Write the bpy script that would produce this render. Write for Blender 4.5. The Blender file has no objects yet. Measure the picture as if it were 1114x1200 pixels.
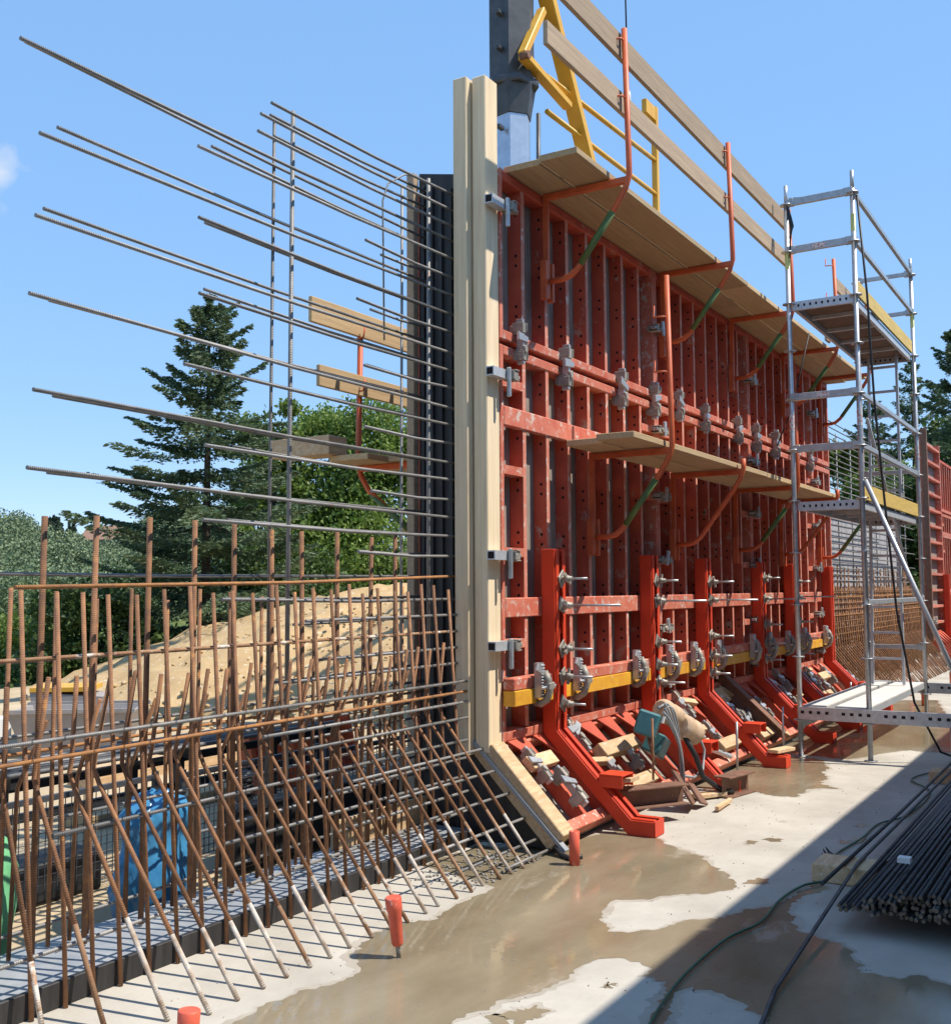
import bpy, bmesh, math, random
import numpy as np
from mathutils import Vector, Matrix
R = math.radians
random.seed(7); rng = np.random.default_rng(7)
S = bpy.context.scene
COL = S.collection

# ------------------------------------------------------------ camera, sky, sun, exposure
def make_camera():
    yaw, pitch, roll = R(31.65), R(4.2), R(-0.33)
    w = Vector((math.cos(yaw)*math.cos(pitch), math.sin(yaw)*math.cos(pitch), math.sin(pitch)))
    r = Vector((math.sin(yaw), -math.cos(yaw), 0)); u = r.cross(w)
    r2 = r*math.cos(roll) + u*math.sin(roll); u2 = r2.cross(w)
    cd = bpy.data.cameras.new('camera'); co = bpy.data.objects.new('camera', cd); COL.objects.link(co)
    m = Matrix((r2, u2, -w)).transposed().to_4x4(); m.translation = (0, 0, 1.61)
    co.matrix_world = m
    cd.sensor_fit = 'HORIZONTAL'; cd.sensor_width = 36; cd.lens = 1241/1114*36
    cd.clip_start = .05; cd.clip_end = 4000
    S.camera = co
make_camera()

SUN_AZ, SUN_EL = R(112-180), R(58)          # direction towards the sun
SD = Vector((math.cos(SUN_AZ)*math.cos(SUN_EL), math.sin(SUN_AZ)*math.cos(SUN_EL), math.sin(SUN_EL)))
def make_world():
    W = bpy.data.worlds.new('World'); S.world = W; W.use_nodes = True
    nt = W.node_tree; nt.nodes.clear(); N = nt.nodes.new; L = nt.links.new
    out = N('ShaderNodeOutputWorld'); bg = N('ShaderNodeBackground'); bg.inputs['Strength'].default_value = .138
    sky = N('ShaderNodeTexSky'); sky.sky_type = 'NISHITA'; sky.sun_disc = False
    sky.sun_elevation = SUN_EL; sky.sun_rotation = math.atan2(SD.x, SD.y)
    sky.altitude = 400; sky.air_density = .6; sky.dust_density = 0; sky.ozone_density = 6
    # one small fair-weather cloud, low in the east
    tc = N('ShaderNodeTexCoord'); no = N('ShaderNodeTexNoise'); no.inputs['Scale'].default_value = 26; no.inputs['Detail'].default_value = 7
    L(tc.outputs['Generated'], no.inputs['Vector'])
    cd = Vector((.521, .780, .347)).normalized()
    ds = N('ShaderNodeVectorMath'); ds.operation = 'DISTANCE'; ds.inputs[1].default_value = cd
    L(tc.outputs['Generated'], ds.inputs[0])
    fall = N('ShaderNodeMapRange'); fall.inputs['From Min'].default_value = .0; fall.inputs['From Max'].default_value = .045
    fall.inputs['To Min'].default_value = .42; fall.inputs['To Max'].default_value = -.25
    L(ds.outputs['Value'], fall.inputs['Value'])
    ad = N('ShaderNodeMath'); ad.operation = 'ADD'; L(no.outputs['Fac'], ad.inputs[0]); L(fall.outputs[0], ad.inputs[1])
    ra = N('ShaderNodeMapRange'); ra.inputs['From Min'].default_value = .62; ra.inputs['From Max'].default_value = 1.05
    ra.inputs['To Max'].default_value = .8
    L(ad.outputs[0], ra.inputs['Value'])
    mx = N('ShaderNodeMix'); mx.data_type = 'RGBA'
    L(ra.outputs[0], mx.inputs['Factor']); hs = N('ShaderNodeHueSaturation'); hs.inputs['Hue'].default_value = .507; hs.inputs['Saturation'].default_value = 2.58; hs.inputs['Value'].default_value = 2.25
    gm = N('ShaderNodeGamma'); gm.inputs['Gamma'].default_value = .22; L(sky.outputs[0], gm.inputs['Color']); L(gm.outputs[0], hs.inputs['Color']); L(hs.outputs[0], mx.inputs['A'])
    mx.inputs['B'].default_value = (2.7, 2.75, 2.8, 1)
    L(mx.outputs['Result'], bg.inputs['Color']); L(bg.outputs[0], out.inputs[0])
make_world()
sl = bpy.data.lights.new('sun', 'SUN'); sl.energy = 2.6; sl.angle = R(.5); sl.color = (1, .93, .82)
so = bpy.data.objects.new('sun', sl); COL.objects.link(so); so.location = SD*60
so.rotation_euler = SD.to_track_quat('Z', 'Y').to_euler()
S.view_settings.view_transform = 'Standard'; S.view_settings.look = 'None'
S.view_settings.exposure = 1.33; S.view_settings.gamma = 1; S.view_settings.use_curve_mapping = False
S.render.engine = 'CYCLES'; S.cycles.max_bounces = 6

# ------------------------------------------------------------ mesh helpers
CH = {}
def adopt(o, p):
    o.parent = p; CH.setdefault(p.name, []).append(o)
def kids(o): return CH.get(o.name, [])
class MB:
    """collects shapes; build() links them as one mesh object"""
    def __init__(s): s.v = []; s.f = []; s.uv = []; s.mi = []; s.sm = []; s.cur = 0
    def _add(s, vs, fs, uvs=None, smooth=False):
        b = len(s.v); s.v += [tuple(p) for p in vs]
        for i, f in enumerate(fs):
            s.f.append([b+k for k in f]); s.mi.append(s.cur); s.sm.append(smooth)
            s.uv += uvs[i] if uvs else [(0, 0)]*len(f)
        return s
    def box(s, x0, x1, y0, y1, z0, z1):
        return s._add([(x, y, z) for z in (z0, z1) for y in (y0, y1) for x in (x0, x1)],
            [(0,2,3,1),(4,5,7,6),(0,1,5,4),(2,6,7,3),(0,4,6,2),(1,3,7,5)])
    def obox(s, c, ax, ay, az):
        """oriented box: centre and three half vectors"""
        c, ax, ay, az = map(Vector, (c, ax, ay, az))
        return s._add([c+ax*i+ay*j+az*k for k in (-1,1) for j in (-1,1) for i in (-1,1)],
            [(0,2,3,1),(4,5,7,6),(0,1,5,4),(2,6,7,3),(0,4,6,2),(1,3,7,5)])
    def beam(s, a, b, w, h, up=(0,0,1)):
        """rectangular bar from a to b, w across, h along up"""
        a, b, up = Vector(a), Vector(b), Vector(up); d = (b-a); l = d.length; d.normalize()
        sd = d.cross(up)
        if sd.length < 1e-4: sd = d.cross(Vector((1,0,0)))
        sd.normalize(); u = sd.cross(d)
        return s.obox((a+b)/2, d*l/2, sd*w/2, u*h/2)
    def prism(s, poly, x0, x1, axis='x'):
        """polygon of (a,b) extruded along an axis (x: a=y,b=z; y: a=x,b=z; z: a=x,b=y)"""
        def P(a, b, t): return {'x': (t,a,b), 'y': (a,t,b), 'z': (a,b,t)}[axis]
        n = len(poly); vs = [P(a,b,x0) for a,b in poly]+[P(a,b,x1) for a,b in poly]
        return s._add(vs, [tuple(range(n))[::-1], tuple(range(n,2*n))]+[(i,(i+1)%n,n+(i+1)%n,n+i) for i in range(n)])
    def tube(s, pts, r, n=8, caps=True, r2=None):
        pts = [Vector(p) for p in pts]; m = len(pts); vs = []; t0 = None; L = [0.]
        for i in range(1, m): L.append(L[-1]+(pts[i]-pts[i-1]).length)
        d0 = (pts[1]-pts[0]).normalized()
        ref = Vector((0,0,1)) if abs(d0.z) < .9 else Vector((1,0,0))
        a = d0.cross(ref).normalized()
        for i, p in enumerate(pts):
            d = ((pts[min(i+1,m-1)]-pts[i]).normalized()+(pts[i]-pts[max(i-1,0)]).normalized())
            d = d.normalized() if d.length > 1e-6 else d0
            a = (a-d*a.dot(d)).normalized(); b = d.cross(a)
            rr = r if r2 is None else r+(r2-r)*L[i]/max(L[-1],1e-6)
            for k in range(n):
                t = 2*math.pi*k/n; vs.append(p+(a*math.cos(t)+b*math.sin(t))*rr)
        fs, uv = [], []
        for i in range(m-1):
            for k in range(n):
                k2 = (k+1)%n; fs.append((i*n+k, i*n+k2, (i+1)*n+k2, (i+1)*n+k))
                uv.append([(L[i],k/n),(L[i],(k+1)/n),(L[i+1],(k+1)/n),(L[i+1],k/n)])
        s._add(vs, fs, uv, True)
        if caps:
            b = len(s.v)-len(vs)
            for ring in (list(range(n))[::-1], list(range((m-1)*n, m*n))):
                s.f.append([b+k for k in ring]); s.mi.append(s.cur); s.sm.append(False); s.uv += [(0,0)]*n
        return s
    def lathe(s, prof, c, n=16, axis=(0,0,1)):
        """profile of (radius, height) turned round axis at c"""
        c = Vector(c); ax = Vector(axis).normalized()
        a = ax.orthogonal().normalized(); b = ax.cross(a); vs = []
        for r, h in prof:
            for k in range(n):
                t = 2*math.pi*k/n; vs.append(c+ax*h+(a*math.cos(t)+b*math.sin(t))*r)
        m = len(prof)
        fs = [(i*n+k, i*n+(k+1)%n, (i+1)*n+(k+1)%n, (i+1)*n+k) for i in range(m-1) for k in range(n)]
        s._add(vs, fs, None, True)
        b0 = len(s.v)-len(vs)
        for ring in (list(range(n))[::-1], list(range((m-1)*n, m*n))):
            s.f.append([b0+k for k in ring]); s.mi.append(s.cur); s.sm.append(False); s.uv += [(0,0)]*n
        return s
    def mesh(s, name, mats, origin=(0,0,0), bevel=0):
        me = bpy.data.meshes.new(name); o = Vector(origin)
        me.from_pydata([tuple(Vector(p)-o) for p in s.v], [], s.f)
        uvl = me.uv_layers.new(name='uv'); uvl.data.foreach_set('uv', [c for p in s.uv for c in p])
        for m in (mats if isinstance(mats, (list, tuple)) else [mats]): me.materials.append(m)
        me.polygons.foreach_set('material_index', s.mi); me.polygons.foreach_set('use_smooth', s.sm)
        if bevel:
            bm = bmesh.new(); bm.from_mesh(me)
            es = [e for e in bm.edges if len(e.link_faces) == 2 and e.calc_face_angle(0) > .6]
            bmesh.ops.bevel(bm, geom=es, offset=bevel, segments=1, affect='EDGES', clamp_overlap=True)
            bm.to_mesh(me); bm.free()
        me.update(); return me
    def build(s, name, mats, parent=None, origin=None, bevel=0):
        if origin is None: origin = WORLD_LOC(parent) if parent else (0,0,0)
        o = bpy.data.objects.new(name, s.mesh(name, mats, origin, bevel)); COL.objects.link(o)
        if parent: adopt(o, parent)
        return o
def WORLD_LOC(o):
    v = Vector(o.location)
    while o.parent: o = o.parent; v += Vector(o.location)
    return v
def tag(o, label=None, cat=None, group=None, kind=None):
    if label: o['label'] = label
    if cat: o['category'] = cat
    if group: o['group'] = group
    if kind: o['kind'] = kind
    return o
def thing(name, label, cat, loc=(0,0,0), group=None):
    o = bpy.data.objects.new(name, None); COL.objects.link(o); o.location = loc; o.empty_display_size = .1
    return tag(o, label, cat, group)
def single(mb, name, mats, label, cat, loc=(0,0,0), group=None, bevel=0):
    """a thing that is one mesh"""
    o = mb.build(name, mats, None, (0,0,0), bevel); o.location = loc
    return tag(o, label, cat, group)
def struct(mb, name, mat, kind='structure'):
    o = mb.build(name, mat); o['kind'] = kind; return o

def copy_tree(o, loc=None, label=None, rot=None):
    cache = [(o, kids(o))]
    c = o.copy(); COL.objects.link(c)
    if loc is not None: c.location = loc
    if rot is not None: c.rotation_euler = rot
    if label: c['label'] = label
    for k in cache[0][1]:
        d = k.copy(); COL.objects.link(d); adopt(d, c)
        for g in kids(k):
            e = g.copy(); COL.objects.link(e); adopt(e, d)
    return c
def piece(me, name, parent, loc=(0,0,0), rot=(0,0,0), scale=(1,1,1), label=None):
    """another object on an existing mesh, in the parent's own space"""
    o = bpy.data.objects.new(name, me); COL.objects.link(o); adopt(o, parent)
    o.location = loc; o.rotation_euler = rot; o.scale = scale
    if label: o['label'] = label
    return o
NTH = ['nearest', 'second', 'third', 'fourth', 'fifth', 'sixth', 'seventh', 'eighth', 'ninth', 'tenth', 'eleventh', 'twelfth']

# ------------------------------------------------------------ materials
def mat(name, c1, c2=None, rough=.7, metal=0., scale=8., lo=.35, hi=.65, detail=6, bump=0., bscale=60., stretch=None,
        spots=None, sscale=20., sthr=.62, var=.0, coord='Object', ribs=0., spec=.4, c3=None):
    """noise between two colours, optional second-colour spots, bump, per-object brightness change"""
    m = bpy.data.materials.new(name); m.use_nodes = True; nt = m.node_tree; N = nt.nodes.new; L = nt.links.new
    b = nt.nodes['Principled BSDF']; b.inputs['Roughness'].default_value = rough; b.inputs['Metallic'].default_value = metal
    b.inputs['Specular IOR Level'].default_value = spec
    c2 = c2 or tuple(x*.75 for x in c1)
    tc = N('ShaderNodeTexCoord'); mp = N('ShaderNodeMapping'); L(tc.outputs[coord], mp.inputs['Vector'])
    if stretch: mp.inputs['Scale'].default_value = stretch
    oi = N('ShaderNodeObjectInfo'); off = N('ShaderNodeMath'); off.operation = 'MULTIPLY'; off.inputs[1].default_value = 37
    L(oi.outputs['Random'], off.inputs[0]); cx = N('ShaderNodeCombineXYZ'); L(off.outputs[0], cx.inputs[0]); L(off.outputs[0], cx.inputs[1])
    L(cx.outputs[0], mp.inputs['Location'])
    no = N('ShaderNodeTexNoise'); no.inputs['Scale'].default_value = scale; no.inputs['Detail'].default_value = detail
    no.inputs['Roughness'].default_value = .65; L(mp.outputs[0], no.inputs['Vector'])
    rp = N('ShaderNodeValToRGB'); e = rp.color_ramp.elements
    e[0].position = lo; e[0].color = (*c1, 1); e[1].position = hi; e[1].color = (*c2, 1)
    if c3: q = e.new(min(.99, hi+.15)); q.color = (*c3, 1)
    L(no.outputs['Fac'], rp.inputs[0]); col = rp.outputs[0]
    if spots:
        n2 = N('ShaderNodeTexNoise'); n2.inputs['Scale'].default_value = sscale; n2.inputs['Detail'].default_value = 8
        n2.inputs['Roughness'].default_value = .7; L(mp.outputs[0], n2.inputs['Vector'])
        r2 = N('ShaderNodeMapRange'); r2.inputs['From Min'].default_value = sthr; r2.inputs['From Max'].default_value = sthr+.07
        L(n2.outputs['Fac'], r2.inputs['Value'])
        mx = N('ShaderNodeMix'); mx.data_type = 'RGBA'; L(r2.outputs[0], mx.inputs['Factor']); L(col, mx.inputs['A'])
        mx.inputs['B'].default_value = (*spots, 1); col = mx.outputs['Result']
    if var:
        hs = N('ShaderNodeHueSaturation'); mr = N('ShaderNodeMapRange')
        mr.inputs['To Min'].default_value = 1-var; mr.inputs['To Max'].default_value = 1+var
        L(oi.outputs['Random'], mr.inputs['Value']); L(mr.outputs[0], hs.inputs['Value']); L(col, hs.inputs['Color']); col = hs.outputs[0]
    L(col, b.inputs['Base Color'])
    if bump or ribs:
        h = None
        if bump:
            n3 = N('ShaderNodeTexNoise'); n3.inputs['Scale'].default_value = bscale; n3.inputs['Detail'].default_value = 5
            L(mp.outputs[0], n3.inputs['Vector']); bp = N('ShaderNodeBump'); bp.inputs['Strength'].default_value = bump
            bp.inputs['Distance'].default_value = .01; L(n3.outputs['Fac'], bp.inputs['Height']); h = bp
        if ribs:
            wv = N('ShaderNodeTexWave'); wv.wave_type = 'BANDS'; wv.inputs['Scale'].default_value = 1
            mu = N('ShaderNodeMapping'); mu.inputs['Scale'].default_value = (ribs, 1.2, 0); L(tc.outputs['UV'], mu.inputs['Vector'])
            L(mu.outputs[0], wv.inputs['Vector']); b2 = N('ShaderNodeBump'); b2.inputs['Strength'].default_value = .4
            b2.inputs['Distance'].default_value = .002; L(wv.outputs['Fac'], b2.inputs['Height'])
            if h: L(h.outputs[0], b2.inputs['Normal'])
            h = b2
        L(h.outputs[0], b.inputs['Normal'])
    return m
M = {}
M['red'] = mat('worn red formwork paint', (.56,.100,.048), (.43,.072,.040), .62, scale=5, spots=(.46,.25,.18), sscale=6, sthr=.585, bump=.15, bscale=90, var=.12)
M['redrail'] = mat('dusty pink red formwork paint', (.58,.20,.13), (.50,.11,.065), .65, scale=7, spots=(.56,.45,.38), sscale=16, sthr=.55, bump=.15, bscale=90, var=.08)
M['bright'] = mat('fresh orange red paint', (.66,.058,.017), (.54,.046,.016), .48, scale=2.5, spots=(.46,.22,.15), sscale=11, sthr=.64, bump=.08, var=.05)
M['orange'] = mat('orange tube paint', (.60,.12,.035), (.46,.085,.03), .5, scale=9, spots=(.30,.18,.12), sscale=25, sthr=.64, var=.1)
M['green'] = mat('green tube paint', (.10,.17,.045), (.075,.12,.04), .55, scale=12, spots=(.30,.25,.15), sscale=30, sthr=.66)
M['hole'] = mat('dark hole', (.02,.012,.012), (.015,.01,.01), .9)
M['flange'] = mat('sun paled cement worn pink red edge', (.62,.27,.19), (.54,.15,.095), .65, scale=6, spots=(.62,.50,.43), sscale=18, sthr=.55)  # rib fronts: cement wear plus sunlight brightening put into the colour
M['ply'] = mat('weathered grey plywood', (.34,.29,.24), (.20,.17,.145), .85, scale=5, stretch=(9,9,.7), spots=(.42,.38,.33), sscale=6, sthr=.60, bump=.25, bscale=40)
M['blackply'] = mat('black oiled formwork board', (.020,.019,.020), (.042,.040,.040), .55, scale=6, stretch=(3,3,.35), spots=(.16,.155,.15), sscale=7, sthr=.63, bump=.25, bscale=14)
M['plankx'] = mat('sawn plank', (.56,.40,.22), (.38,.26,.14), .82, scale=4, stretch=(.5,12,12), lo=.28, hi=.75, spots=(.30,.24,.18), sscale=3.0, sthr=.60, bump=.2, bscale=18, var=.2)
M['greyboard'] = mat('weathered grey brown board', (.40,.29,.19), (.27,.20,.14), .85, scale=4, stretch=(.5,10,10), lo=.3, hi=.7, spots=(.18,.13,.09), sscale=3.5, sthr=.63, bump=.2, bscale=18, var=.22)
M['post'] = mat('pale sawn post', (.82,.68,.47), (.62,.46,.28), .78, scale=4, stretch=(13,13,.4), lo=.28, hi=.78, spots=(.40,.27,.16), sscale=2.6, sthr=.655, bump=.3, bscale=20, var=.08)
M['block'] = mat('sawn timber block', (.64,.46,.27), (.48,.31,.17), .8, scale=6, stretch=(1,6,6), spots=(.62,.58,.52), sscale=9, sthr=.58, bump=.2, bscale=30, var=.15)
M['beamy'] = mat('yellow glazed formwork beam', (.72,.40,.035), (.62,.27,.03), .45, scale=9, spots=(.70,.58,.30), sscale=12, sthr=.60, bump=.1, var=.08)
M['galv'] = mat('galvanised steel', (.50,.51,.52), (.38,.39,.40), .42, .55, scale=18, spots=(.60,.58,.54), sscale=11, sthr=.62, bump=.05, var=.12)
M['alu'] = mat('dull aluminium', (.60,.61,.62), (.48,.49,.50), .45, .45, scale=14, spots=(.35,.34,.33), sscale=25, sthr=.68, var=.06)
M['cast'] = mat('dusty cast clamp steel', (.37,.34,.29), (.25,.23,.20), .6, .3, scale=9, spots=(.58,.54,.47), sscale=14, sthr=.60, bump=.08, bscale=70, var=.18)
M['rust'] = mat('rusty ribbed rebar', (.30,.145,.070), (.17,.088,.052), .85, scale=16, spots=(.42,.20,.07), sscale=9, sthr=.60, ribs=34, var=.28)
M['rusto'] = mat('orange rusted rebar', (.40,.18,.06), (.25,.125,.06), .85, scale=20, ribs=34, var=.15)
M['steel'] = mat('grey ribbed rebar', (.27,.26,.25), (.18,.175,.17), .55, .3, scale=10, spots=(.30,.15,.07), sscale=5, sthr=.63, ribs=34, var=.25)
M['dusty'] = mat('rebar with cement dust', (.36,.22,.13), (.22,.11,.055), .85, scale=12, spots=(.58,.53,.47), sscale=5, sthr=.53, ribs=34, var=.15)
M['cement'] = mat('cement coated rebar foot', (.54,.49,.43), (.34,.25,.18), .9, scale=14, lo=.42, hi=.62, ribs=34)
M['darkbar'] = mat('dark oiled rebar', (.095,.088,.085), (.045,.043,.046), .5, .3, scale=14, ribs=34, var=.3)
M['rustend'] = mat('rusty cut bar end', (.26,.18,.12), (.15,.10,.065), .85, var=.3)
M['iron'] = mat('rusty brown steel', (.22,.115,.075), (.15,.075,.05), .75, scale=9, spots=(.38,.28,.22), sscale=18, sthr=.64, bump=.12, var=.1)
M['pvc'] = mat('red plastic', (.72,.13,.075), (.58,.10,.06), .45, scale=12, spots=(.78,.50,.42), sscale=16, sthr=.60)
M['yellow'] = mat('crane yellow paint', (.72,.40,.045), (.64,.33,.035), .4, scale=5, spots=(.35,.22,.08), sscale=14, sthr=.70)
M['toey'] = mat('yellow glazed toe board', (.66,.46,.12), (.52,.35,.09), .6, scale=5, stretch=(.6,8,8), spots=(.68,.60,.40), sscale=8, sthr=.62, bump=.1)
M['crane'] = mat('dark grey mast paint', (.085,.09,.10), (.055,.058,.065), .45, .2, scale=6, spots=(.2,.2,.2), sscale=14, sthr=.70)
M['mast'] = mat('bare silver mast', (.55,.60,.68), (.42,.47,.55), .32, .6, scale=7, spots=(.3,.3,.32), sscale=10, sthr=.68)
M['black'] = mat('black rubber', (.025,.025,.027), (.018,.018,.018), .5)
M['hose'] = mat('green hose', (.02,.12,.06), (.015,.09,.05), .4)
M['cable'] = mat('grey cable', (.30,.31,.32), (.22,.22,.23), .5)
M['teal'] = mat('teal machine paint', (.06,.20,.22), (.045,.14,.16), .4, scale=10, spots=(.3,.3,.28), sscale=20, sthr=.66)
M['beige'] = mat('dusty beige drum', (.58,.42,.28), (.44,.30,.19), .7, scale=12, spots=(.62,.56,.48), sscale=20, sthr=.6, bump=.15)
M['white'] = mat('white card', (.75,.75,.74), (.65,.65,.64), .7)
M['blue'] = mat('blue plastic sheet', (.03,.17,.36), (.06,.25,.46), .28, scale=6, bump=1.0, bscale=9, spec=.6)
M['bluewrap'] = mat('pale blue wet sheet and lit edge', (.24,.26,.29), (.34,.35,.36), .4, scale=7, bump=.3, bscale=20)
M['greensack'] = mat('green woven sack', (.14,.42,.20), (.18,.50,.25), .6, scale=10, bump=.4, bscale=18)
M['tub'] = mat('grey steel tub', (.34,.31,.30), (.27,.25,.24), .7, scale=4, spots=(.5,.46,.42), sscale=9, sthr=.62)

# ------------------------------------------------------------ ground, slab, puddles
M['dry'] = mat('dry concrete', (.49,.455,.395), (.37,.34,.29), .9, scale=1.6, detail=14, spots=(.34,.31,.265), sscale=2.6, sthr=.63, bump=.12, bscale=55, spec=.2, coord='Object')
def wet_material():
    m = mat('wet brown concrete', (.175,.137,.084), (.295,.248,.168), .3, stretch=(.6,1.3,1), scale=1.6, detail=8, lo=.3, hi=.72, spots=(.34,.29,.22), sscale=1.7, sthr=.60, spec=.5)
    nt = m.node_tree; N = nt.nodes.new; L = nt.links.new; b = nt.nodes['Principled BSDF']
    tc = N('ShaderNodeTexCoord'); n = N('ShaderNodeTexNoise'); n.inputs['Scale'].default_value = 1.3; n.inputs['Detail'].default_value = 4
    L(tc.outputs['Object'], n.inputs['Vector']); r = N('ShaderNodeMapRange'); r.inputs['From Min'].default_value = .38; r.inputs['From Max'].default_value = .62
    r.inputs['To Min'].default_value = .04; r.inputs['To Max'].default_value = .30
    L(n.outputs['Fac'], r.inputs['Value']); L(r.outputs[0], b.inputs['Roughness'])
    n2 = N('ShaderNodeTexNoise'); n2.inputs['Scale'].default_value = 26; L(tc.outputs['Object'], n2.inputs['Vector'])
    bp = N('ShaderNodeBump'); bp.inputs['Strength'].default_value = .12; bp.inputs['Distance'].default_value = .004
    L(n2.outputs['Fac'], bp.inputs['Height']); L(bp.outputs[0], b.inputs['Normal'])
    return m
M['wet'] = wet_material()
M['dirt'] = mat('sandy site ground', (.50,.40,.27), (.38,.29,.18), .95, scale=.8, detail=10, spots=(.24,.19,.13), sscale=2.2, sthr=.62, bump=.4, bscale=14, spec=.1)
M['gravel'] = mat('pale gravel', (.50,.35,.18), (.40,.27,.14), .95, scale=2.5, detail=10, spots=(.56,.47,.34), sscale=12, sthr=.56, bump=.8, bscale=9, spec=.1)
M['grass'] = mat('rough grass', (.07,.11,.028), (.12,.14,.05), .95, scale=.25, detail=9, spots=(.24,.20,.10), sscale=.4, sthr=.62, bump=.5, bscale=3, spec=.1)
M['concrete'] = mat('cast concrete wall', (.36,.35,.33), (.29,.28,.27), .85, scale=1.2, spots=(.22,.21,.20), sscale=4, sthr=.66, bump=.1, spec=.2)

# the slab with a real edge, the site ground beside it and everything out to the hills
struct(MB().box(-9, 46, -2.2, 4.02, -.30, 0), 'concrete_slab', M['dry'])
def rough_outline(pts, jit, step):
    out = []
    for i in range(len(pts)):
        a, b = np.array(pts[i]), np.array(pts[(i+1) % len(pts)])
        d = b-a; l = np.hypot(*d); n = max(1, int(l/step)); nv = np.array([-d[1], d[0]])/max(l, 1e-6)
        for k in range(n):
            t = k/n; ph = (a[0]+d[0]*t)*9+(a[1]+d[1]*t)*7; e = jit*(rng.normal()*.7+1.1*math.sin(ph*1.3)+.7*math.sin(ph*4.1+1)+.5*math.sin(ph*9.7)); out.append(tuple(a+d*t+nv*e))
    return out
M['damp'] = mat('damp concrete', (.33,.29,.235), (.42,.38,.32), .7, scale=5, detail=10, spec=.3)
def damp_margin(o):
    """half dry rim round a puddle, a few centimetres wide and uneven"""
    P = np.array(o); n = len(P); d = np.roll(P, -6, 0)-np.roll(P, 6, 0); nv = np.stack([d[:,1], -d[:,0]], 1); nv /= np.linalg.norm(nv, axis=1, keepdims=True)+1e-9
    if (P[:,0]*np.roll(P[:,1], -1)-P[:,1]*np.roll(P[:,0], -1)).sum() < 0: nv = -nv
    w_ = .020+.014*np.sin(P[:,0]*5+1)+.012*np.sin(P[:,1]*9)+.010*np.sin(P[:,0]*17+P[:,1]*13)+.004*rng.normal(size=n)
    Q = P+nv*np.clip(w_, .002, .06)[:,None]
    mb = MB(); mb._add([(x, y, .0006) for x, y in np.concatenate([P, Q])], [(i, (i+1) % n, n+(i+1) % n, n+i) for i in range(n)])
    struct(mb, 'damp_margin', M['damp'])
def sheet(name, outline, z, m, jit=.011, step=.025):
    o = rough_outline(outline, jit, step)
    mb = MB(); mb._add([(x, y, z) for x, y in o], [tuple(range(len(o)))])
    me = mb.mesh(name, m)
    bm = bmesh.new(); bm.from_mesh(me); bmesh.ops.triangulate(bm, faces=bm.faces[:])
    for f in bm.faces:
        if f.normal.z < 0: f.normal_flip()
    bm.to_mesh(me); bm.free()
    ob = bpy.data.objects.new(name, me); COL.objects.link(ob); ob['kind'] = 'structure'
    if m is M['wet']: damp_margin(o)
    return ob
big = [(6.75,2.95),(6.52,2.62),(6.32,2.42),(6.26,2.26),(6.03,2.12),(5.94,2.0),(5.79,1.9),(5.63,1.9),(5.52,1.98),(5.37,2.16),
 (5.27,2.21),(5.17,2.35),(4.98,2.32),(4.85,2.29),(4.7,2.17),(4.71,2.08),(4.84,1.99),(5.03,1.89),(5.12,1.79),(5.34,1.69),
 (5.47,1.62),(5.71,1.58),(5.98,1.52),(5.94,1.45),(5.73,1.51),(5.6,1.53),(5.43,1.54),(5.29,1.46),(5.14,1.39),(5.07,1.29),
 (5.06,1.23),(4.99,1.13),(4.82,1.05),(4.72,1.04),(4.73,.88),(4.81,.82),(4.79,.74),(4.73,.55),(4.4,.2),(3.4,.5),(3.0,.9),(3.82,1.13),(4.08,1.22),
 (4.08,1.3),(4.17,1.4),(4.2,1.48),(4.22,1.59),(4.12,1.61),(3.92,1.56),(3.74,1.52),(3.78,1.59),(4.0,1.64),(4.15,1.65),
 (4.21,1.69),(4.24,1.78),(4.35,1.85),(4.37,1.94),(4.31,2.03),(4.22,2.06),(4.08,2.05),(3.89,2.09),(3.71,2.17),(3.59,2.17),(3.40,2.22),(3.1,2.35),(2.7,2.6),
 (2.6,2.8),(2.98,2.93),(3.15,2.93),(3.36,2.91),(3.48,2.88),(3.6,2.84),(3.7,2.87),(3.76,2.92),(3.81,3.01),(3.96,3.07),(4.11,3.09),(4.29,3.07),
 (4.43,2.98),(4.62,3.01),(4.77,2.99),(4.9,2.99),(5.03,3.01),(5.15,3.3),(5.2,3.58),(5.9,3.58),(6.0,3.2)]
sheet('wet_puddle', big, .0012, M['wet'])
sheet('wet_puddle', [(8.3,2.95),(8.38,2.58),(8.32,2.45),(8.37,2.28),(8.62,2.24),(8.73,2.29),(8.84,2.19),(8.86,2.07),(9.01,2.23),(9.3,2.26),
 (9.57,2.35),(9.89,2.39),(10.2,2.5),(10.33,2.61),(10.3,3.1),(9.93,3.2),(8.6,3.3)], .0012, M['wet'])
sheet('wet_puddle', [(10.42,2.33),(10.71,2.19),(11.1,2.07),(11.3,1.94),(11.26,1.79),(11.27,1.4),(13.76,1.88),(16.44,2.42),(16.21,2.84),
 (15.85,3.04),(13.1,3.15),(12.36,3.25),(10.5,3.2)], .0012, M['wet'])
for c, r in (((5.86,1.82),.07),((7.15,1.52),.05),((7.05,1.62),.04),((3.62,2.02),.06),((3.5,2.08),.05),((4.05,1.87),.04),((6.9,2.02),.035),((6.72,2.12),.03),((7.6,1.62),.035)):
    sheet('wet_puddle', [(c[0]+r*math.cos(t)*random.uniform(.6,1.3)*1.5, c[1]+r*math.sin(t)*random.uniform(.5,1.1)) for t in np.linspace(0, 5.6, 7)], .0012, M['wet'], .016, .012)

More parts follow.
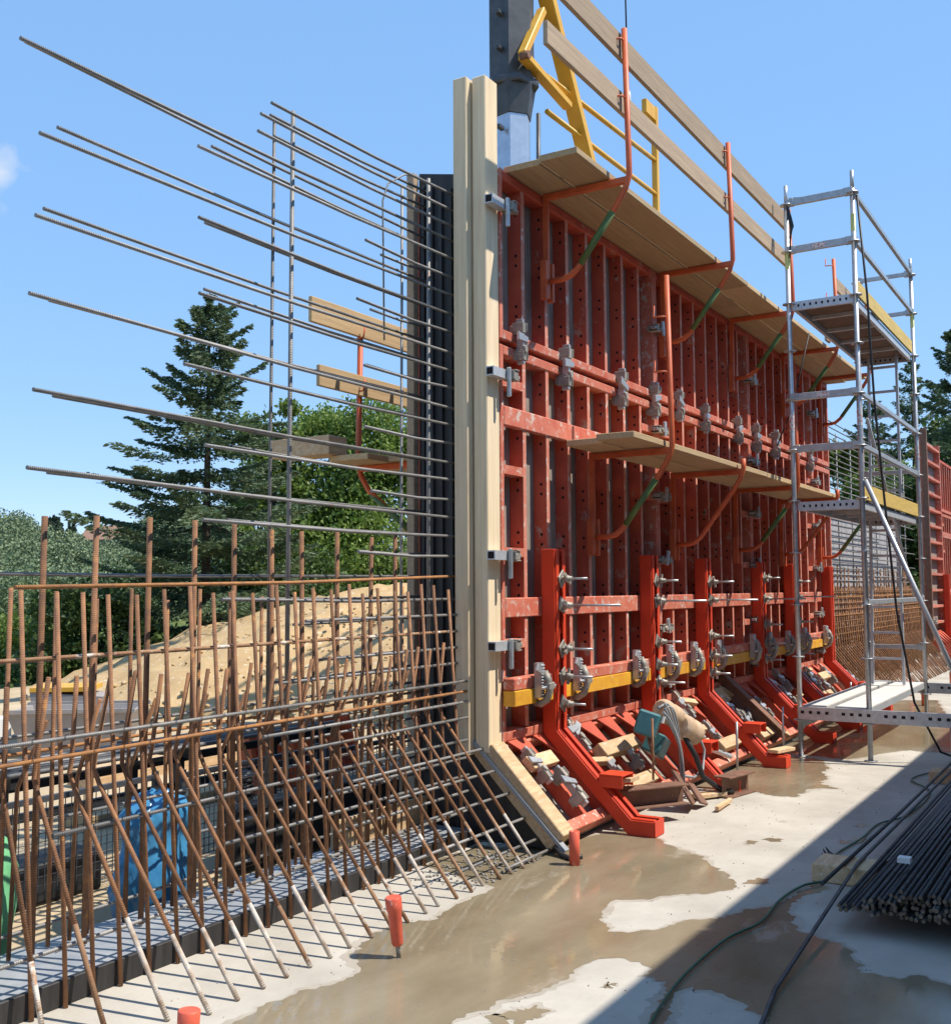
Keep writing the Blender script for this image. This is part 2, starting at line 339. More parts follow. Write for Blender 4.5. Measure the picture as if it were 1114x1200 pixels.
def grit():
    mb = MB()
    for _ in range(700):
        x = 3+9*random.random()**1.3; y = random.uniform(.9, 3.3); s = random.uniform(.0010, .0032)*(1+x*.08)
        mb.lathe([(s*.8,-s*.2),(s,.2*s),(s*.5,s*.8)], (x,y,.0015), 5, (random.uniform(-.3,.3),random.uniform(-.3,.3),1))
    struct(mb, 'grit', M['tub'], 'stuff')
def terrain():
    """one sheet: level building site, a dip beyond it, then wooded hills"""
    xs = np.concatenate([np.linspace(-400,-30,24), np.linspace(-25,60,70), np.linspace(66,520,46)])
    ys = np.concatenate([np.linspace(-120,2,12), np.linspace(4.0,45,52), np.linspace(48,620,60)])
    X, Y = np.meshgrid(xs, ys, indexing='ij')
    D = np.hypot(X, Y); A = np.degrees(np.arctan2(Y, X))
    Z = np.full_like(X, -.06)
    dip = np.clip((Y-16)/14, 0, 1)*np.clip((D-18)/12, 0, 1); Z -= 1.6*dip
    far = np.clip((D-70)/190, 0, 1); far = far*far*(3-2*far)
    Z += far*(14.5+3.5*np.sin(A*.31+1)+2.0*np.sin(A*.83)) * np.clip((Y+60)/60, 0, 1)
    Z += .05*np.sin(X*1.7)*np.sin(Y*1.3)*np.clip((Y-6)/4, 0, 1)*np.clip((40-D)/10, 0, 1)
    Z[(Y < 4.1)] = -.31
    nx, ny = X.shape; idx = np.arange(nx*ny).reshape(nx, ny)
    f = np.stack([idx[:-1,:-1], idx[1:,:-1], idx[1:,1:], idx[:-1,1:]], -1).reshape(-1, 4)
    me = bpy.data.meshes.new('ground'); me.from_pydata(np.stack([X, Y, Z], -1).reshape(-1, 3).tolist(), [], f.tolist())
    me.materials.append(M['dirt']); me.materials.append(M['grass'])
    mi = (D[:-1,:-1].reshape(-1) > 21).astype(np.int32); me.polygons.foreach_set('material_index', mi)
    me.polygons.foreach_set('use_smooth', np.ones(len(f), bool)); me.update()
    o = bpy.data.objects.new('ground', me); COL.objects.link(o); o['kind'] = 'structure'
terrain(); grit()

def gravel_mound():
    cx, cy, rad, h = 15.6, 10.6, 6.2, 1.82
    n, k = 72, 34; vs, fs = [], []
    for i in range(k):
        r = rad*i/(k-1)
        for j in range(n):
            t = 2*math.pi*j/n; w = 1+.10*math.sin(3*t+1)+.06*math.sin(7*t)+.03*math.sin(13*t)
            q = r/rad; z = h*(1-q**1.45) - .1 + .05*math.sin(5*t+q*9)*(1-q) + .06*math.sin(11*t)*q*(1-q)*2 + (.07*rng.normal() if .05 < q < .97 else 0)*.55
            vs.append((cx+r*w*math.cos(t), cy+r*w*math.sin(t), z))
    for i in range(k-1):
        for j in range(n):
            fs.append((i*n+j, (i+1)*n+j, (i+1)*n+(j+1)%n, i*n+(j+1)%n))
    mb = MB(); mb._add(vs, fs, None, True); struct(mb, 'gravel_mound', M['gravel'])
    mb = MB()
    for _ in range(1500):
        q = math.sqrt(random.uniform(.05, 1.15)); t = random.uniform(math.pi*.75, math.pi*1.7)
        x, y = cx+rad*q*math.cos(t), cy+rad*q*math.sin(t); z = max(-.05, h*(1-q**1.45)-.1) if q < 1 else -.05
        s = random.uniform(.012, .035)*(1.9 if q > .85 else 1)
        mb.lathe([(s*.7,-s*.4),(s,0),(s*.6,s*.5)], (x,y,z), 5, (random.uniform(-1,1),random.uniform(-1,1),1))
    struct(mb, 'stones', M['gravel'], 'stuff')
gravel_mound()

# ------------------------------------------------------------ trees
def leaf_material(name, c1, c2, tr=.35):
    m = bpy.data.materials.new(name); m.use_nodes = True; nt = m.node_tree; N = nt.nodes.new; L = nt.links.new
    b = nt.nodes['Principled BSDF']; b.inputs['Roughness'].default_value = .5; b.inputs['Specular IOR Level'].default_value = .3
    g = N('ShaderNodeNewGeometry'); rp = N('ShaderNodeValToRGB'); e = rp.color_ramp.elements
    e[0].color = (*c1, 1); e[1].color = (*c2, 1); L(g.outputs['Random Per Island'], rp.inputs[0])
    L(rp.outputs[0], b.inputs['Base Color'])
    t = N('ShaderNodeBsdfTranslucent'); L(rp.outputs[0], t.inputs['Color'])
    mx = N('ShaderNodeMixShader'); mx.inputs[0].default_value = tr
    L(b.outputs[0], mx.inputs[1]); L(t.outputs[0], mx.inputs[2]); L(mx.outputs[0], nt.nodes['Material Output'].inputs[0]); return m
M['leaf'] = leaf_material('broad leaves', (.085,.160,.026), (.25,.34,.08))
M['leaf2'] = leaf_material('pale leaves', (.09,.155,.025), (.20,.27,.06))
M['leafd'] = leaf_material('dark leaves', (.040,.082,.022), (.11,.165,.042))
M['needle'] = leaf_material('spruce needles', (.050,.092,.048), (.15,.205,.10), .25)
M['farleaf'] = leaf_material('haze paled distant wood', (.105,.150,.075), (.20,.25,.125), .1)  # distance haze is put into the leaf colours, hence paler
M['fardark'] = leaf_material('distant conifers', (.028,.050,.030), (.060,.085,.050), .1)
M['bark'] = mat('grey brown bark', (.10,.075,.055), (.06,.045,.035), .9, scale=8, stretch=(6,6,1), bump=.5, bscale=20)
def quads(name, c, d, s, w, m):
    """rhombic leaves: centre c, long axis d (unit), half widths s long, w across"""
    n = len(c); r = rng.normal(size=(n, 3)); a = np.cross(d, r); a /= np.linalg.norm(a, axis=1, keepdims=True)+1e-9
    v = np.stack([c-d*s[:,None], c+a*w[:,None], c+d*s[:,None], c-a*w[:,None]], 1).reshape(-1, 3)
    me = bpy.data.meshes.new(name); me.vertices.add(4*n); me.vertices.foreach_set('co', v.ravel().astype(np.float32))
    me.loops.add(4*n); me.loops.foreach_set('vertex_index', np.arange(4*n, dtype=np.int32))
    me.polygons.add(n); me.polygons.foreach_set('loop_start', np.arange(0, 4*n, 4, dtype=np.int32))
    me.polygons.foreach_set('loop_total', np.full(n, 4, np.int32)); me.materials.append(m); me.update(); me.validate(); return me
def broad_crown(h, r, n, base=.25, lobes=26, leaf=.10, seed=0):
    g = np.random.default_rng(seed); C = []; D = []
    lc = []
    for i in range(lobes):
        z = h*(base+(1-base)*g.random()**.9*.92); q = (z/h-base)/(1-base)
        rr = r*(1-.75*abs(q-.38)**1.4*1.6)*.72; t = g.random()*6.283; k = math.sqrt(g.random())
        lc.append((rr*k*math.cos(t), rr*k*math.sin(t), z, r*g.uniform(.13, .40)))
    per = n//lobes
    for x, y, z, q in lc:
        u = g.normal(size=(per, 3)); u /= np.linalg.norm(u, axis=1, keepdims=True)
        rad = q*(1-.5*g.random(per)**1.6)*(1+.20*g.normal(size=per))*(1+.25*np.sin(u[:,0]*7+x*3)*np.sin(u[:,1]*6+y*5)*np.sin(u[:,2]*8+z)); p = u*rad[:,None]*np.array([1,1,.75])+np.array([x,y,z])
        C.append(p); d = u*.5+g.normal(size=(per,3))*.6+np.array([0,0,-.25]); D.append(d/np.linalg.norm(d, axis=1, keepdims=True))
    C = np.concatenate(C); D = np.concatenate(D); s = leaf*g.uniform(.6, 1.35, len(C)); return C, D, s, s*.55, lc
def broad_tree(label, loc, h, r, n, m, leaf, seed, group=None, base=.22, name='deciduous_tree'):
    t = thing(name, label, 'tree', loc, group); C, D, s, w, lc = broad_crown(h, r, n, base, 44, leaf, seed)
    piece(quads('crown', C, D, s, w, m), 'crown', t)
    mb = MB(); mb.tube([(0,0,-1.2),(.05,.03,h*.3),(-.04,.05,h*.6),(0,0,h*.85)], .035*h*.55, 8, True, .03)
    for x, y, z, q in lc[:16]: mb.tube([(0,0,z*.55),(x*.5,y*.5,z*.8),(x,y,z)], .012*h*.5, 5, False, .015)
    piece(mb.mesh('trunk', M['bark']), 'trunk', t); return t
def spruce(label, loc, h, r, seed, whorls=30, name='spruce_tree', group=None, dens=1.0, m='needle'):
    g = np.random.default_rng(seed); t = thing(name, label, 'tree', loc, group); C = []; D = []; SS = []; mb = MB()
    mb.tube([(0,0,-1.5),(0,0,h*.5),(.02,.01,h)], .018*h, 8, True, .012)
    for i in range(whorls):
        q = min(1, max(0, (i+g.uniform(-.45,.45))/(whorls-1))); z = h*(.06+.93*q**.92); R0 = r*(1-q)**.68*(.92+.16*g.random())+.08
        nb = 6 if q < .75 else 5
        for b in range(nb):
            a = 6.283*(b+g.random()*.7)/nb+i*.9; L_ = R0*g.uniform(.45, 1.25)*(1+.14*math.sin(2.1*b+seed+i*.13)); e = np.array([math.cos(a), math.sin(a)])
            dz = g.uniform(-.26,-.02)*L_ if q < .7 else .15*L_; ns = int((70+L_*190)*dens); u = g.random(ns)**.65
            zz = z+dz*u*1.2+.34*L_*np.clip(u-.40,0,1)**1.3*1.2
            cen = np.stack([e[0]*L_*u, e[1]*L_*u, zz], 1)
            side = g.choice([-1,1], ns)*g.uniform(.1, 1, ns); wd = .27*L_*(1-u*.75)+.05
            per = np.array([-e[1], e[0], 0])
            p = cen+per*(side*wd)[:,None]+np.stack([g.normal(size=ns)*.02, g.normal(size=ns)*.02, -.10*abs(g.normal(size=ns))*(1.15-u)-.05*abs(side)], 1)
            d = np.array([e[0],e[1],-.15])*.75+per*(np.sign(side)*.8)[:,None]+g.normal(size=(ns,3))*.28
            C.append(p); D.append(d/np.linalg.norm(d, axis=1, keepdims=True)); SS.append(g.uniform(.035, .085, ns)*(.7+.09*r))
            if i % 2 == 0 and b % 2 == 0: mb.tube([(0,0,z), (e[0]*L_*.5,e[1]*L_*.5,z+dz*.6), (e[0]*L_*.95,e[1]*L_*.95,float(z+dz*1.1+.1*L_))], .018, 4, False, .005)
    C = np.concatenate(C); D = np.concatenate(D); s = np.concatenate(SS)
    piece(quads('crown', C, D, s, s*.34, M[m]), 'crown', t); piece(mb.mesh('trunk', M['bark']), 'trunk', t); return t
spruce('tall dark spruce standing alone above the shrubs, left of the formwork', (15.3,15.8,-.4), 8.15, 2.75, 3, 30, dens=1.1)
broad_tree('pale green tree with loose crown just right of the tall spruce', (20.4,18.6,-1.2), 8.0, 1.7, 14000, M['leaf2'], .07, 5)
broad_tree('big rounded leafy tree seen behind the orange guard rail post', (22.4,17.4,-1.4), 8.2, 3.5, 72000, M['leaf'], .06, 6, base=.0)
broad_tree('leafy tree half hidden by the black end board of the wall', (25.0,15.8,-1.4), 7.6, 2.8, 40000, M['leaf'], .06, 8, base=.0)
broad_tree('leafy tree filling the gap between the pale tree and the big rounded tree', (22.3,19.2,-1.3), 6.0, 2.6, 34000, M['leaf'], .06, 16, base=.0)
broad_tree('dark low tree at the foot of the tall spruce, right of its trunk', (17.6,16.2,-1.2), 4.2, 2.2, 26000, M['leafd'], .06, 9, base=.02)
broad_tree('dark bushy tree below the spruce, behind the grey steel tub', (13.6,16.9,-1.2), 3.1, 2.0, 24000, M['leafd'], .055, 10, base=.02)
broad_tree('low leafy tree at the left edge of the site, in front of the wooded hill', (16.4,24.0,-1.9), 2.3, 2.6, 30000, M['leaf2'], .065, 11, base=.02)
broad_tree('yellow green bush on the slope at the far left', (9.8,18.2,-1.3), 2.3, 1.7, 20000, M['leaf2'], .05, 12, base=.0, name='bush')
broad_tree('mid green bush between the two dark trees on the left slope', (14.6,20.6,-1.6), 2.7, 2.2, 22000, M['leaf2'], .055, 14, base=.0, name='bush')
# right: trees beyond the far end of the wall
spruce('slim young spruce beyond the scaffold tower, its tip above the toe board', (41.0,6.5,-.3), 10.3, 2.3, 21, 24, dens=.9)
spruce('broad spruce just behind the scaffold tower ladder', (40.0,7.7,-.3), 8.8, 2.7, 22, 24, dens=.9)
spruce('dark tall spruce at the right edge of the view', (33.0,4.1,-.3), 9.4, 2.5, 23, 28, dens=1.0)
for i, (x, y, h, r, k, lb) in enumerate([(37.0,8.1,7.2,2.0,'leaf2','bright sunlit tree just past the far end of the red wall'),
        (43.0,8.6,7.6,2.6,'leaf','round green tree between the red wall and the broad spruce'),
        (34.5,6.7,5.6,1.9,'leaf2','light green tree low behind the scaffold tower ladder'),
        (44.5,7.4,7.6,2.4,'leaf','leafy tree in the gap left of the slim spruce'),
        (37.0,5.5,6.0,2.2,'leaf2','light green tree right of the slim spruce, above the second formwork'),
        (31.0,4.6,5.4,1.7,'leafd','dark leafy tree behind the top of the second formwork'),
        (36.0,4.4,7.6,2.3,'leafd','dark leafy tree left of the tall spruce at the right edge')]):
    broad_tree(lb, (x,y,-.3), h, r, 26000, M[k], .075, 30+i, base=.0)

def far_wood():
    g = np.random.default_rng(77); C = []; D = []; s = []
    for _ in range(360):
        a = R(g.uniform(44, 58)); d = 95*(330/95)**g.random(); x, y = d*math.cos(a), d*math.sin(a); A = math.degrees(a)
        f = min(1, max(0, (d-70)/190)); f = f*f*(3-2*f); z = -1.66+f*(14.5+3.5*math.sin(A*.31+1)+2*math.sin(A*.83))
        h = g.uniform(2.6, 4.6)*(1+d/420); n = int(1700-3.2*d); u = g.normal(size=(n,3)); u /= np.linalg.norm(u, axis=1, keepdims=True); u[:,2] = abs(u[:,2])
        C.append(u*np.array([h*.62,h*.62,h])*g.uniform(.7,1.05,(n,1))+np.array([x,y,z]))
        v = g.normal(size=(n,3)); D.append(v/np.linalg.norm(v, axis=1, keepdims=True)); s.append(g.uniform(.07,.14,n)*(.6+d/150))
    C = np.concatenate(C); s = np.concatenate(s)
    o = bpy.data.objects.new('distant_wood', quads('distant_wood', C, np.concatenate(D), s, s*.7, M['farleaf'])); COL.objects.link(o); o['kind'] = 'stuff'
    C = []; D = []; s = []
    for i in range(34):
        a = R(g.uniform(52.2, 53.7)); d = g.uniform(255, 290); x, y = d*math.cos(a), d*math.sin(a); A = math.degrees(a); h = g.uniform(6, 9.5)
        z = -1.66+14.5+3.5*math.sin(A*.31+1)+2*math.sin(A*.83); n = 160; q = g.random(n); t = g.random(n)*6.283
        C.append(np.stack([x+h*.22*(1-q)*np.cos(t), y+h*.22*(1-q)*np.sin(t), z+h*q], 1)); v = g.normal(size=(n,3)); D.append(v/np.linalg.norm(v, axis=1, keepdims=True)); s.append(np.full(n, .6))
    C = np.concatenate(C); s = np.concatenate(s)
    o = bpy.data.objects.new('distant_conifers', quads('distant_conifers', C, np.concatenate(D), s, s*.5, M['fardark'])); COL.objects.link(o); o['kind'] = 'stuff'
far_wood()
def house():
    M['roof'] = mat('brown tiled roof', (.34,.20,.14), (.26,.15,.10), .8, scale=3)
    M['render'] = mat('cream house wall', (.60,.55,.46), None, .8)
    h = thing('house', 'small far house with brown tiled roof among the trees at left', 'house', (145.2,178.3,9.6))
    c, s_ = math.cos(R(20)), math.sin(R(20)); h.rotation_euler = (0,0,R(20))
    piece(MB().box(-3,3,-4,4,-4,2.6).mesh('wall', M['render']), 'wall', h)
    piece(MB().prism([(-3.5,2.55),(3.5,2.55),(0,5.6)], -4.4, 4.4, 'y').mesh('roof', M['roof']), 'roof', h)
    for y in (-2, 1.6): piece(MB().box(-3.06,-2.9,-.5,.5,-.6,.8).mesh('window', M['hole']), 'window', h, (0,y,.4))
house()

# the wall behind the camera that throws the long shadow over the slab
w = thing('concrete_wall', 'tall grey cast concrete wall along the open side of the slab', 'wall', (0,-.80,0))
for i in range(14):
    piece(MB().box(0,3.985,-.40,0,-.3,4.50).mesh('wall_panel', M['concrete'], bevel=.01) if i == 0 else WP, 'wall_panel', w, (-10+4*i,0,0))
    if i == 0: WP = kids(w)[0].data

# ------------------------------------------------------------ formwork wall
FY = 3.50                                   # front of the panel frames; plywood face is 12 cm behind
def rib_mesh(z0, z1):
    mb = MB(); mb.box(-.018,.018,.0125,.118,z0,z1); mb.cur = 2; mb.box(-.022,.022,.009,.0125,z0,z1)
    mb.cur = 1; z = z0+.16
    while z < z1-.1:                                                # pairs of bolt holes in the web
        mb.prism([(.055+.011*math.cos(t), z+.011*math.sin(t)) for t in np.linspace(0,6.283,9)[:8]], -.0195, -.017)
        mb.prism([(.055+.011*math.cos(t), z+.07+.011*math.sin(t)) for t in np.linspace(0,6.283,9)[:8]], -.0195, -.017)
        z += .36
    return mb.mesh('rib', [M['red'], M['hole'], M['flange']])
RIB = {'low': rib_mesh(.69, 3.18), 'up': rib_mesh(3.345, 4.395)}
SIDE = {'low': MB().box(0,.045,0,.12,.62,3.245).mesh('side_frame', M['redrail'], bevel=.004), 'up': MB().box(0,.045,0,.12,3.285,4.45).mesh('side_frame', M['redrail'], bevel=.004)}
def rail(W, z0, z1, y0=0, y1=.12, m='redrail'): return MB().box(.046,W-.046,y0,y1,z0,z1).mesh('rail', M[m], bevel=.006)
def panel(x0, W, lvl, label, near=False):
    t = thing('formwork_section', label, 'formwork', (x0,FY,0), 'red steel formwork panels of the wall')
    z0, z1 = (.62, 3.245) if lvl == 'low' else (3.285, 4.45)
    piece(SIDE[lvl], 'side_frame', t); piece(SIDE[lvl], 'side_frame', t, (W-.046,0,0))
    piece(rail(W, z0+.001, z0+.065), 'bottom_rail', t); piece(rail(W, z1-.066, z1-.001, 0, .12, 'red' if lvl == 'up' else 'redrail'), 'top_rail', t)
    n = max(2, round(W/.3375))
    for i in range(1, n): piece(RIB[lvl], 'rib', t, (W*i/n,0,0))
    if lvl == 'low':
        for za, zb in ((2.705,2.835),(1.425,1.555)): piece(rail(W, za, zb, -.004, .05), 'waler', t)
        xs = [(.046, W/n-.02)]+([(W-W/n+.02, W-.046)] if W > 1 else [])
        for a, b in xs:
            for z in (3.0, 2.41, 1.86, 1.25): piece(MB().box(a,b,.006,.11,z-.03,z+.03).mesh('cross_rib', M['redrail']), 'cross_rib', t)
    piece(MB().box(.002,W-.002,.1205,.14,z0+.002,z1-.002).mesh('face_sheet', M['ply']), 'face_sheet', t)
    return t
PX = [(6.0,2.73),(8.735,2.70),(11.44,2.70),(14.145,.93)]
PN = ['nearest', 'second', 'third', 'narrow farthest']
for (x, W), q in zip(PX, PN):
    panel(x, W, 'low', f'tall red ribbed formwork panel of the lower row, {q} along the wall')
    panel(x, W, 'up', f'short red ribbed formwork panel of the upper row, {q} along the wall')

# clamps -----------------------------------------------------------------
def clamp_meshes():
    a = {}
    a['spine'] = MB().box(-.022,.022,-.078,-.012,-.18,.18).mesh('spine', M['galv'], bevel=.004)
    mb = MB(); mb.prism([(-.080,-.03),(-.02,-.045),(.05,-.03),(.055,.03),(.03,.035),(.02,.0),(-.03,.0),(-.080,.05)], -.036, .036); mb.box(-.05,-.038,-.09,.02,-.02,.05); mb.box(.038,.05,-.09,.02,-.02,.05); a['jaw'] = mb.mesh('jaw', M['cast'], bevel=.003)
    mb = MB(); mb.prism([(-.13,-.03),(.075,-.03),(.075,.012),(-.13,.035)], -.012, .012, 'y'); a['wedge'] = mb.mesh('wedge', M['galv'], bevel=.003)
    a['bolt'] = MB().lathe([(.02,-.05),(.02,.0),(.03,0),(.03,.03)], (0,0,0), 8, (0,-1,0)).mesh('bolt', M['cast'])
    return a
CM = clamp_meshes()
def panel_clamp(label, loc, rot=(0,0,0), s=1., group='grey clamps holding the formwork panels together'):
    t = thing('panel_clamp', label, 'clamp', loc, group); t.rotation_euler = rot; t.scale = (s*.74,s*.9,s)
    piece(CM['spine'], 'spine', t); piece(CM['jaw'], 'jaw', t, (0,-.005,.10)); piece(CM['jaw'], 'jaw', t, (0,-.005,-.10), (0,math.pi,0))
    piece(CM['wedge'], 'wedge', t, (0,-.08,.03), (0,random.uniform(-.3,.3),0)); piece(CM['bolt'], 'bolt', t, (.0,-.075,-.06)); return t
JX = [6.22,6.90,7.90,8.62,9.22,9.93,10.95,11.58,12.32,13.2,13.9]
for i, x in enumerate(JX):
    panel_clamp(f'dusty grey clamp on the seam between upper and lower panels, {NTH[i]} from the timber post', (x,FY,3.265+random.uniform(-.03,.03)), (0,random.uniform(-.1,.1),0), random.uniform(.82,.98))
k = 0
for jx, nm in ((8.735,'first'),(11.44,'second'),(14.145,'third')):
    for z, zn in ((3.9,'top'),(3.0,'upper'),(2.42,'middle'),(1.86,'lower'),(1.27,'low'),(.80,'bottom')):
        panel_clamp(f'grey clamp across the {nm} upright panel joint, the {zn} one of its column', (jx+.02,FY,z), (0,R(90),0), .85)
for i, (z, q) in enumerate(((4.16,'topmost'),(3.02,'second from the top'),(1.83,'third from the top'),(1.25,'lowest'))):
    t = thing('post_clamp', f'aluminium tube clamp gripping the timber post, {q}', 'clamp', (5.86,3.455,z), 'tube clamps on the timber post')
    mb = MB(); mb.box(-.07,.11,-.03,.03,-.030,.030); mb.cur = 1; mb.box(-.0725,-.069,-.022,.022,-.022,.022)
    piece(mb.mesh('square_tube', [M['alu'], M['hole']]), 'square_tube', t)
    piece(CM['jaw'], 'jaw', t, (.15,-.01,0), (0,R(90),0), (.75,.75,.75)); piece(MB().box(.085,.110,-.060,-.035,-.15,.045).mesh('strut', M['galv'], bevel=.004), 'strut', t)
    piece(MB().lathe([(.03,0),(.03,.05),(.02,.06),(.02,.1)], (.16,-.02,0), 8, (1,0,0)).mesh('nut', M['cast']), 'nut', t)

# timber posts and the black end board ---------------------------------------
single(MB().box(-.045,.045,-.052,.052,.0,4.46), 'timber_post', M['post'], 'thin sawn timber upright nailed against the black end board, left of the thicker post', 'post', (5.815,3.665,.56), None, .005)
single(MB().box(-.08,.08,-.052,.052,.0,4.45), 'timber_post', M['post'], 'thick pale timber upright at the near end of the red panels, gripped by tube clamps', 'post', (5.905,3.55,.575), None, .006)
def SL(s, n): return (3.10+.7*s-.714*n, .03+.714*s+.7*n)                # along and out of the sloping foot of the wall
mb = MB(); mb.prism([SL(-.02,0),SL(.76,0),SL(.70,.15),SL(-.02,.15)], 5.83, 5.985)
single(mb, 'timber_post', M['block'], 'short leaning timber under the thick upright, dusty with cement', 'post', (0,0,0), None, .006)
t = thing('end_board', 'black stop end board with grooves closing the near end of the wall', 'formwork', (5.87,3.8,0))
piece(MB().prism([(-.10,4.40),(.26,4.48),(.26,.02),(-.78,.02),(-.78,.05),(-.10,.70)], 0, .02).mesh('board', M['blackply']), 'board', t)
for i, y in enumerate((-.08,-.005,.075,.15,.22)):
    piece(MB().box(-.022,-.001,y-.014,y+.014,.75,4.38-(.0 if i > 2 else .06)).mesh('batten', M['blackply'], bevel=.003), 'batten', t)
if True:
    mb = MB(); a = Vector((-.03,-.10,.72)); b = Vector((-.03,-.83,.03)); mb.beam(a, b, .05, .022, (0,-.7,.7)); piece(mb.mesh('lit_edge_strip', M['bluewrap']), 'lit_edge_strip', t)  # pale strip stands in for light on the board's edge
    mb = MB(); mb.tube([(-.05,-.76,.05),(-.08,-.82,.02),(-.12,-.90,.015),(-.10,-.97,.03)], .016, 6); piece(mb.mesh('seal_tape', M['black']), 'seal_tape', t)
single(MB().box(-.03,.03,-.03,.03,0,4.22), 'timber_post', M['greyboard'], 'grey timber upright on the back edge of the black end board', 'post', (5.84,4.095,.25), None, .004)

# sloping panels at the foot of the wall ---------------------------------------
def haunch(x0, W, label):
    t = thing('slope_formwork', label, 'formwork', (x0,0,0), 'sloping red panels at the foot of the wall'); L_ = .74
    def pr(a, b, n0, n1, x, y): return MB().prism([SL(a,n0),SL(b,n0),SL(b,n1),SL(a,n1)], x, y)
    piece(pr(0, L_, -.018, 0, .003, W-.003).mesh('face_sheet', M['ply']), 'face_sheet', t)
    piece(pr(.0, .075, .001, .11, .003, W-.003).mesh('bottom_rail', M['redrail'], bevel=.005), 'bottom_rail', t)
    piece(pr(L_-.06, L_, .001, .105, .003, W-.003).mesh('top_rail', M['redrail'], bevel=.005), 'top_rail', t)
    n = round(W/.34); rm = pr(.076, L_-.061, .001, .10, -.02, .02).mesh('rib', M['red'])
    gm = MB(); gm.prism([SL(L_-.30,.107),SL(L_+.03,.107),SL(L_+.09,.17)], -.012, .012)
    for i in range(n+1): piece(rm, 'rib', t, (min(max(W*i/n,.023),W-.023),0,0))
    for i in range(n):
        x = W*(i+.5)/n; a = [SL(L_-.34,.113), SL(L_+.02,.113)]
        mb = MB(); p = [(x-.13,)+SL(L_,.113), (x+.13,)+SL(L_,.113), (x+.13,)+SL(L_-.30,.113), (x-.13,)+SL(L_,.125), (x+.13,)+SL(L_,.125), (x+.13,)+SL(L_-.30,.125)]
        mb._add(p, [(0,1,2),(5,4,3),(0,3,4,1),(1,4,5,2),(2,5,3,0)]); mb.prism([SL(L_-.30,.112),SL(L_,.112),SL(L_,.02),SL(L_-.28,.06)], x+.131, x+.139)
        piece(mb.mesh('gusset', M['red']), 'gusset', t)
        piece(MB().prism([SL(L_+.005,.03),SL(L_+.06,.03),SL(L_+.06,.115),SL(L_+.005,.115)], x-.12, x+.10).mesh('lug', M['red'], bevel=.005), 'lug', t)
    return t
for (x, W), q in zip(PX, PN): haunch(x, W, f'sloping red panel at the foot of the wall, {q} along it')

# strongbacks -------------------------------------------------------------------
SBX = [6.615,8.353,9.673,11.43,12.70,14.52]
def strongback(x, label):
    t = thing('strongback', label, 'support', (x,0,0), 'bright red bent steel uprights bracing the formwork')
    poly = [(3.49,1.89),(3.49,.62),(2.99,.12),(2.93,.06),(2.87,.0),(2.69,.0),(2.69,.10),(2.85,.10),(3.39,.645),(3.39,1.89)]
    fr = [(2.69,.10),(2.85,.10),(3.39,.645),(3.39,1.89)]; bk = [(3.49,1.89),(3.49,.62),(2.99,.12),(2.93,.06)]
    for s in (-1, 1):
        mb = MB(); mb.prism(poly, s*.075-.005, s*.075+.005)
        xa, xb = sorted((s*.069, s*.026))
        def flange(a, b):
            a = Vector((0,)+a); b = Vector((0,)+b); d = (b-a).normalized(); nrm = Vector((0, d.z, -d.y))*-.010
            P = [(xa,*a.yz),(xb,*a.yz),(xb,*b.yz),(xa,*b.yz)]; mb._add(P+[tuple(Vector(p)+nrm*(1)) for p in P],[(0,1,2,3),(7,6,5,4),(0,4,5,1),(1,5,6,2),(2,6,7,3),(3,7,4,0)])
        for q in (fr, bk):
            for a, b in zip(q[:-1], q[1:]): flange(a, b)
        piece(mb.mesh('channel', M['bright'], bevel=.003), 'channel', t)
    for z in (1.86, 1.32, .76): piece(MB().box(-.069,.069,3.402,3.478,z-.02,z+.02).mesh('spacer', M['bright']), 'spacer', t)
    piece(MB().box(-.078,.078,2.68,2.689,.003,.105).mesh('end_plate', M['bright'], bevel=.003), 'end_plate', t)
    mb = MB(); mb.box(-.09,.09,2.90,3.07,.372,.382); mb.box(-.09,-.082,2.90,3.07,.295,.371); mb.box(.082,.09,2.90,3.07,.295,.371); mb.box(-.04,.04,2.93,2.945,.30,.371)
    piece(mb.mesh('jack_bracket', M['bright'], bevel=.002), 'jack_bracket', t)
    return t
sb0 = strongback(SBX[0], 'bright red bent upright nearest the timber posts, standing on wet concrete')
for i, x in enumerate(SBX[1:]):
    copy_tree(sb0, (x,0,0), ['second bright red bent upright, beside the beige drums', 'third bright red bent upright, its foot at the puddle edge', 'fourth bright red bent upright, partly behind the scaffold leg',
        'fifth bright red bent upright, behind the lowest scaffold deck', 'last bright red bent upright at the far end of the red wall'][i])
def tie(label, loc, L_, tilt=0., group='square plates with tie rods on the strongbacks'):
    t = thing('tie_rod', label, 'tie rod', loc, group); t.rotation_euler = (tilt,0,0)
    a = .062; mb = MB(); mb.prism([(a,0),(0,a*1.1),(-a,0),(0,-a*1.1)], -.012, 0, 'y'); mb.prism([(a*.55,-.0),(0,a*.6),(-a*.55,0),(0,-a*.6)], -.03, -.0125, 'y')
    piece(mb.mesh('plate', M['cast'], bevel=.003), 'plate', t, (0,0,0), (0,random.uniform(-.5,.5),0))
    mb = MB(); mb.lathe([(.026,.03),(.026,.055),(.018,.06),(.018,.085)], (0,0,0), 8, (0,-1,0)); mb.box(-.055,.055,-.055,-.04,-.012,.012); piece(mb.mesh('wing_nut', M['cast']), 'wing_nut', t, (0,0,0), (0,random.uniform(0,3),0))
    piece(MB().tube([(0,-.03,0),(0,-L_,0)], .009, 6).mesh('rod', M['galv']), 'rod', t); return t
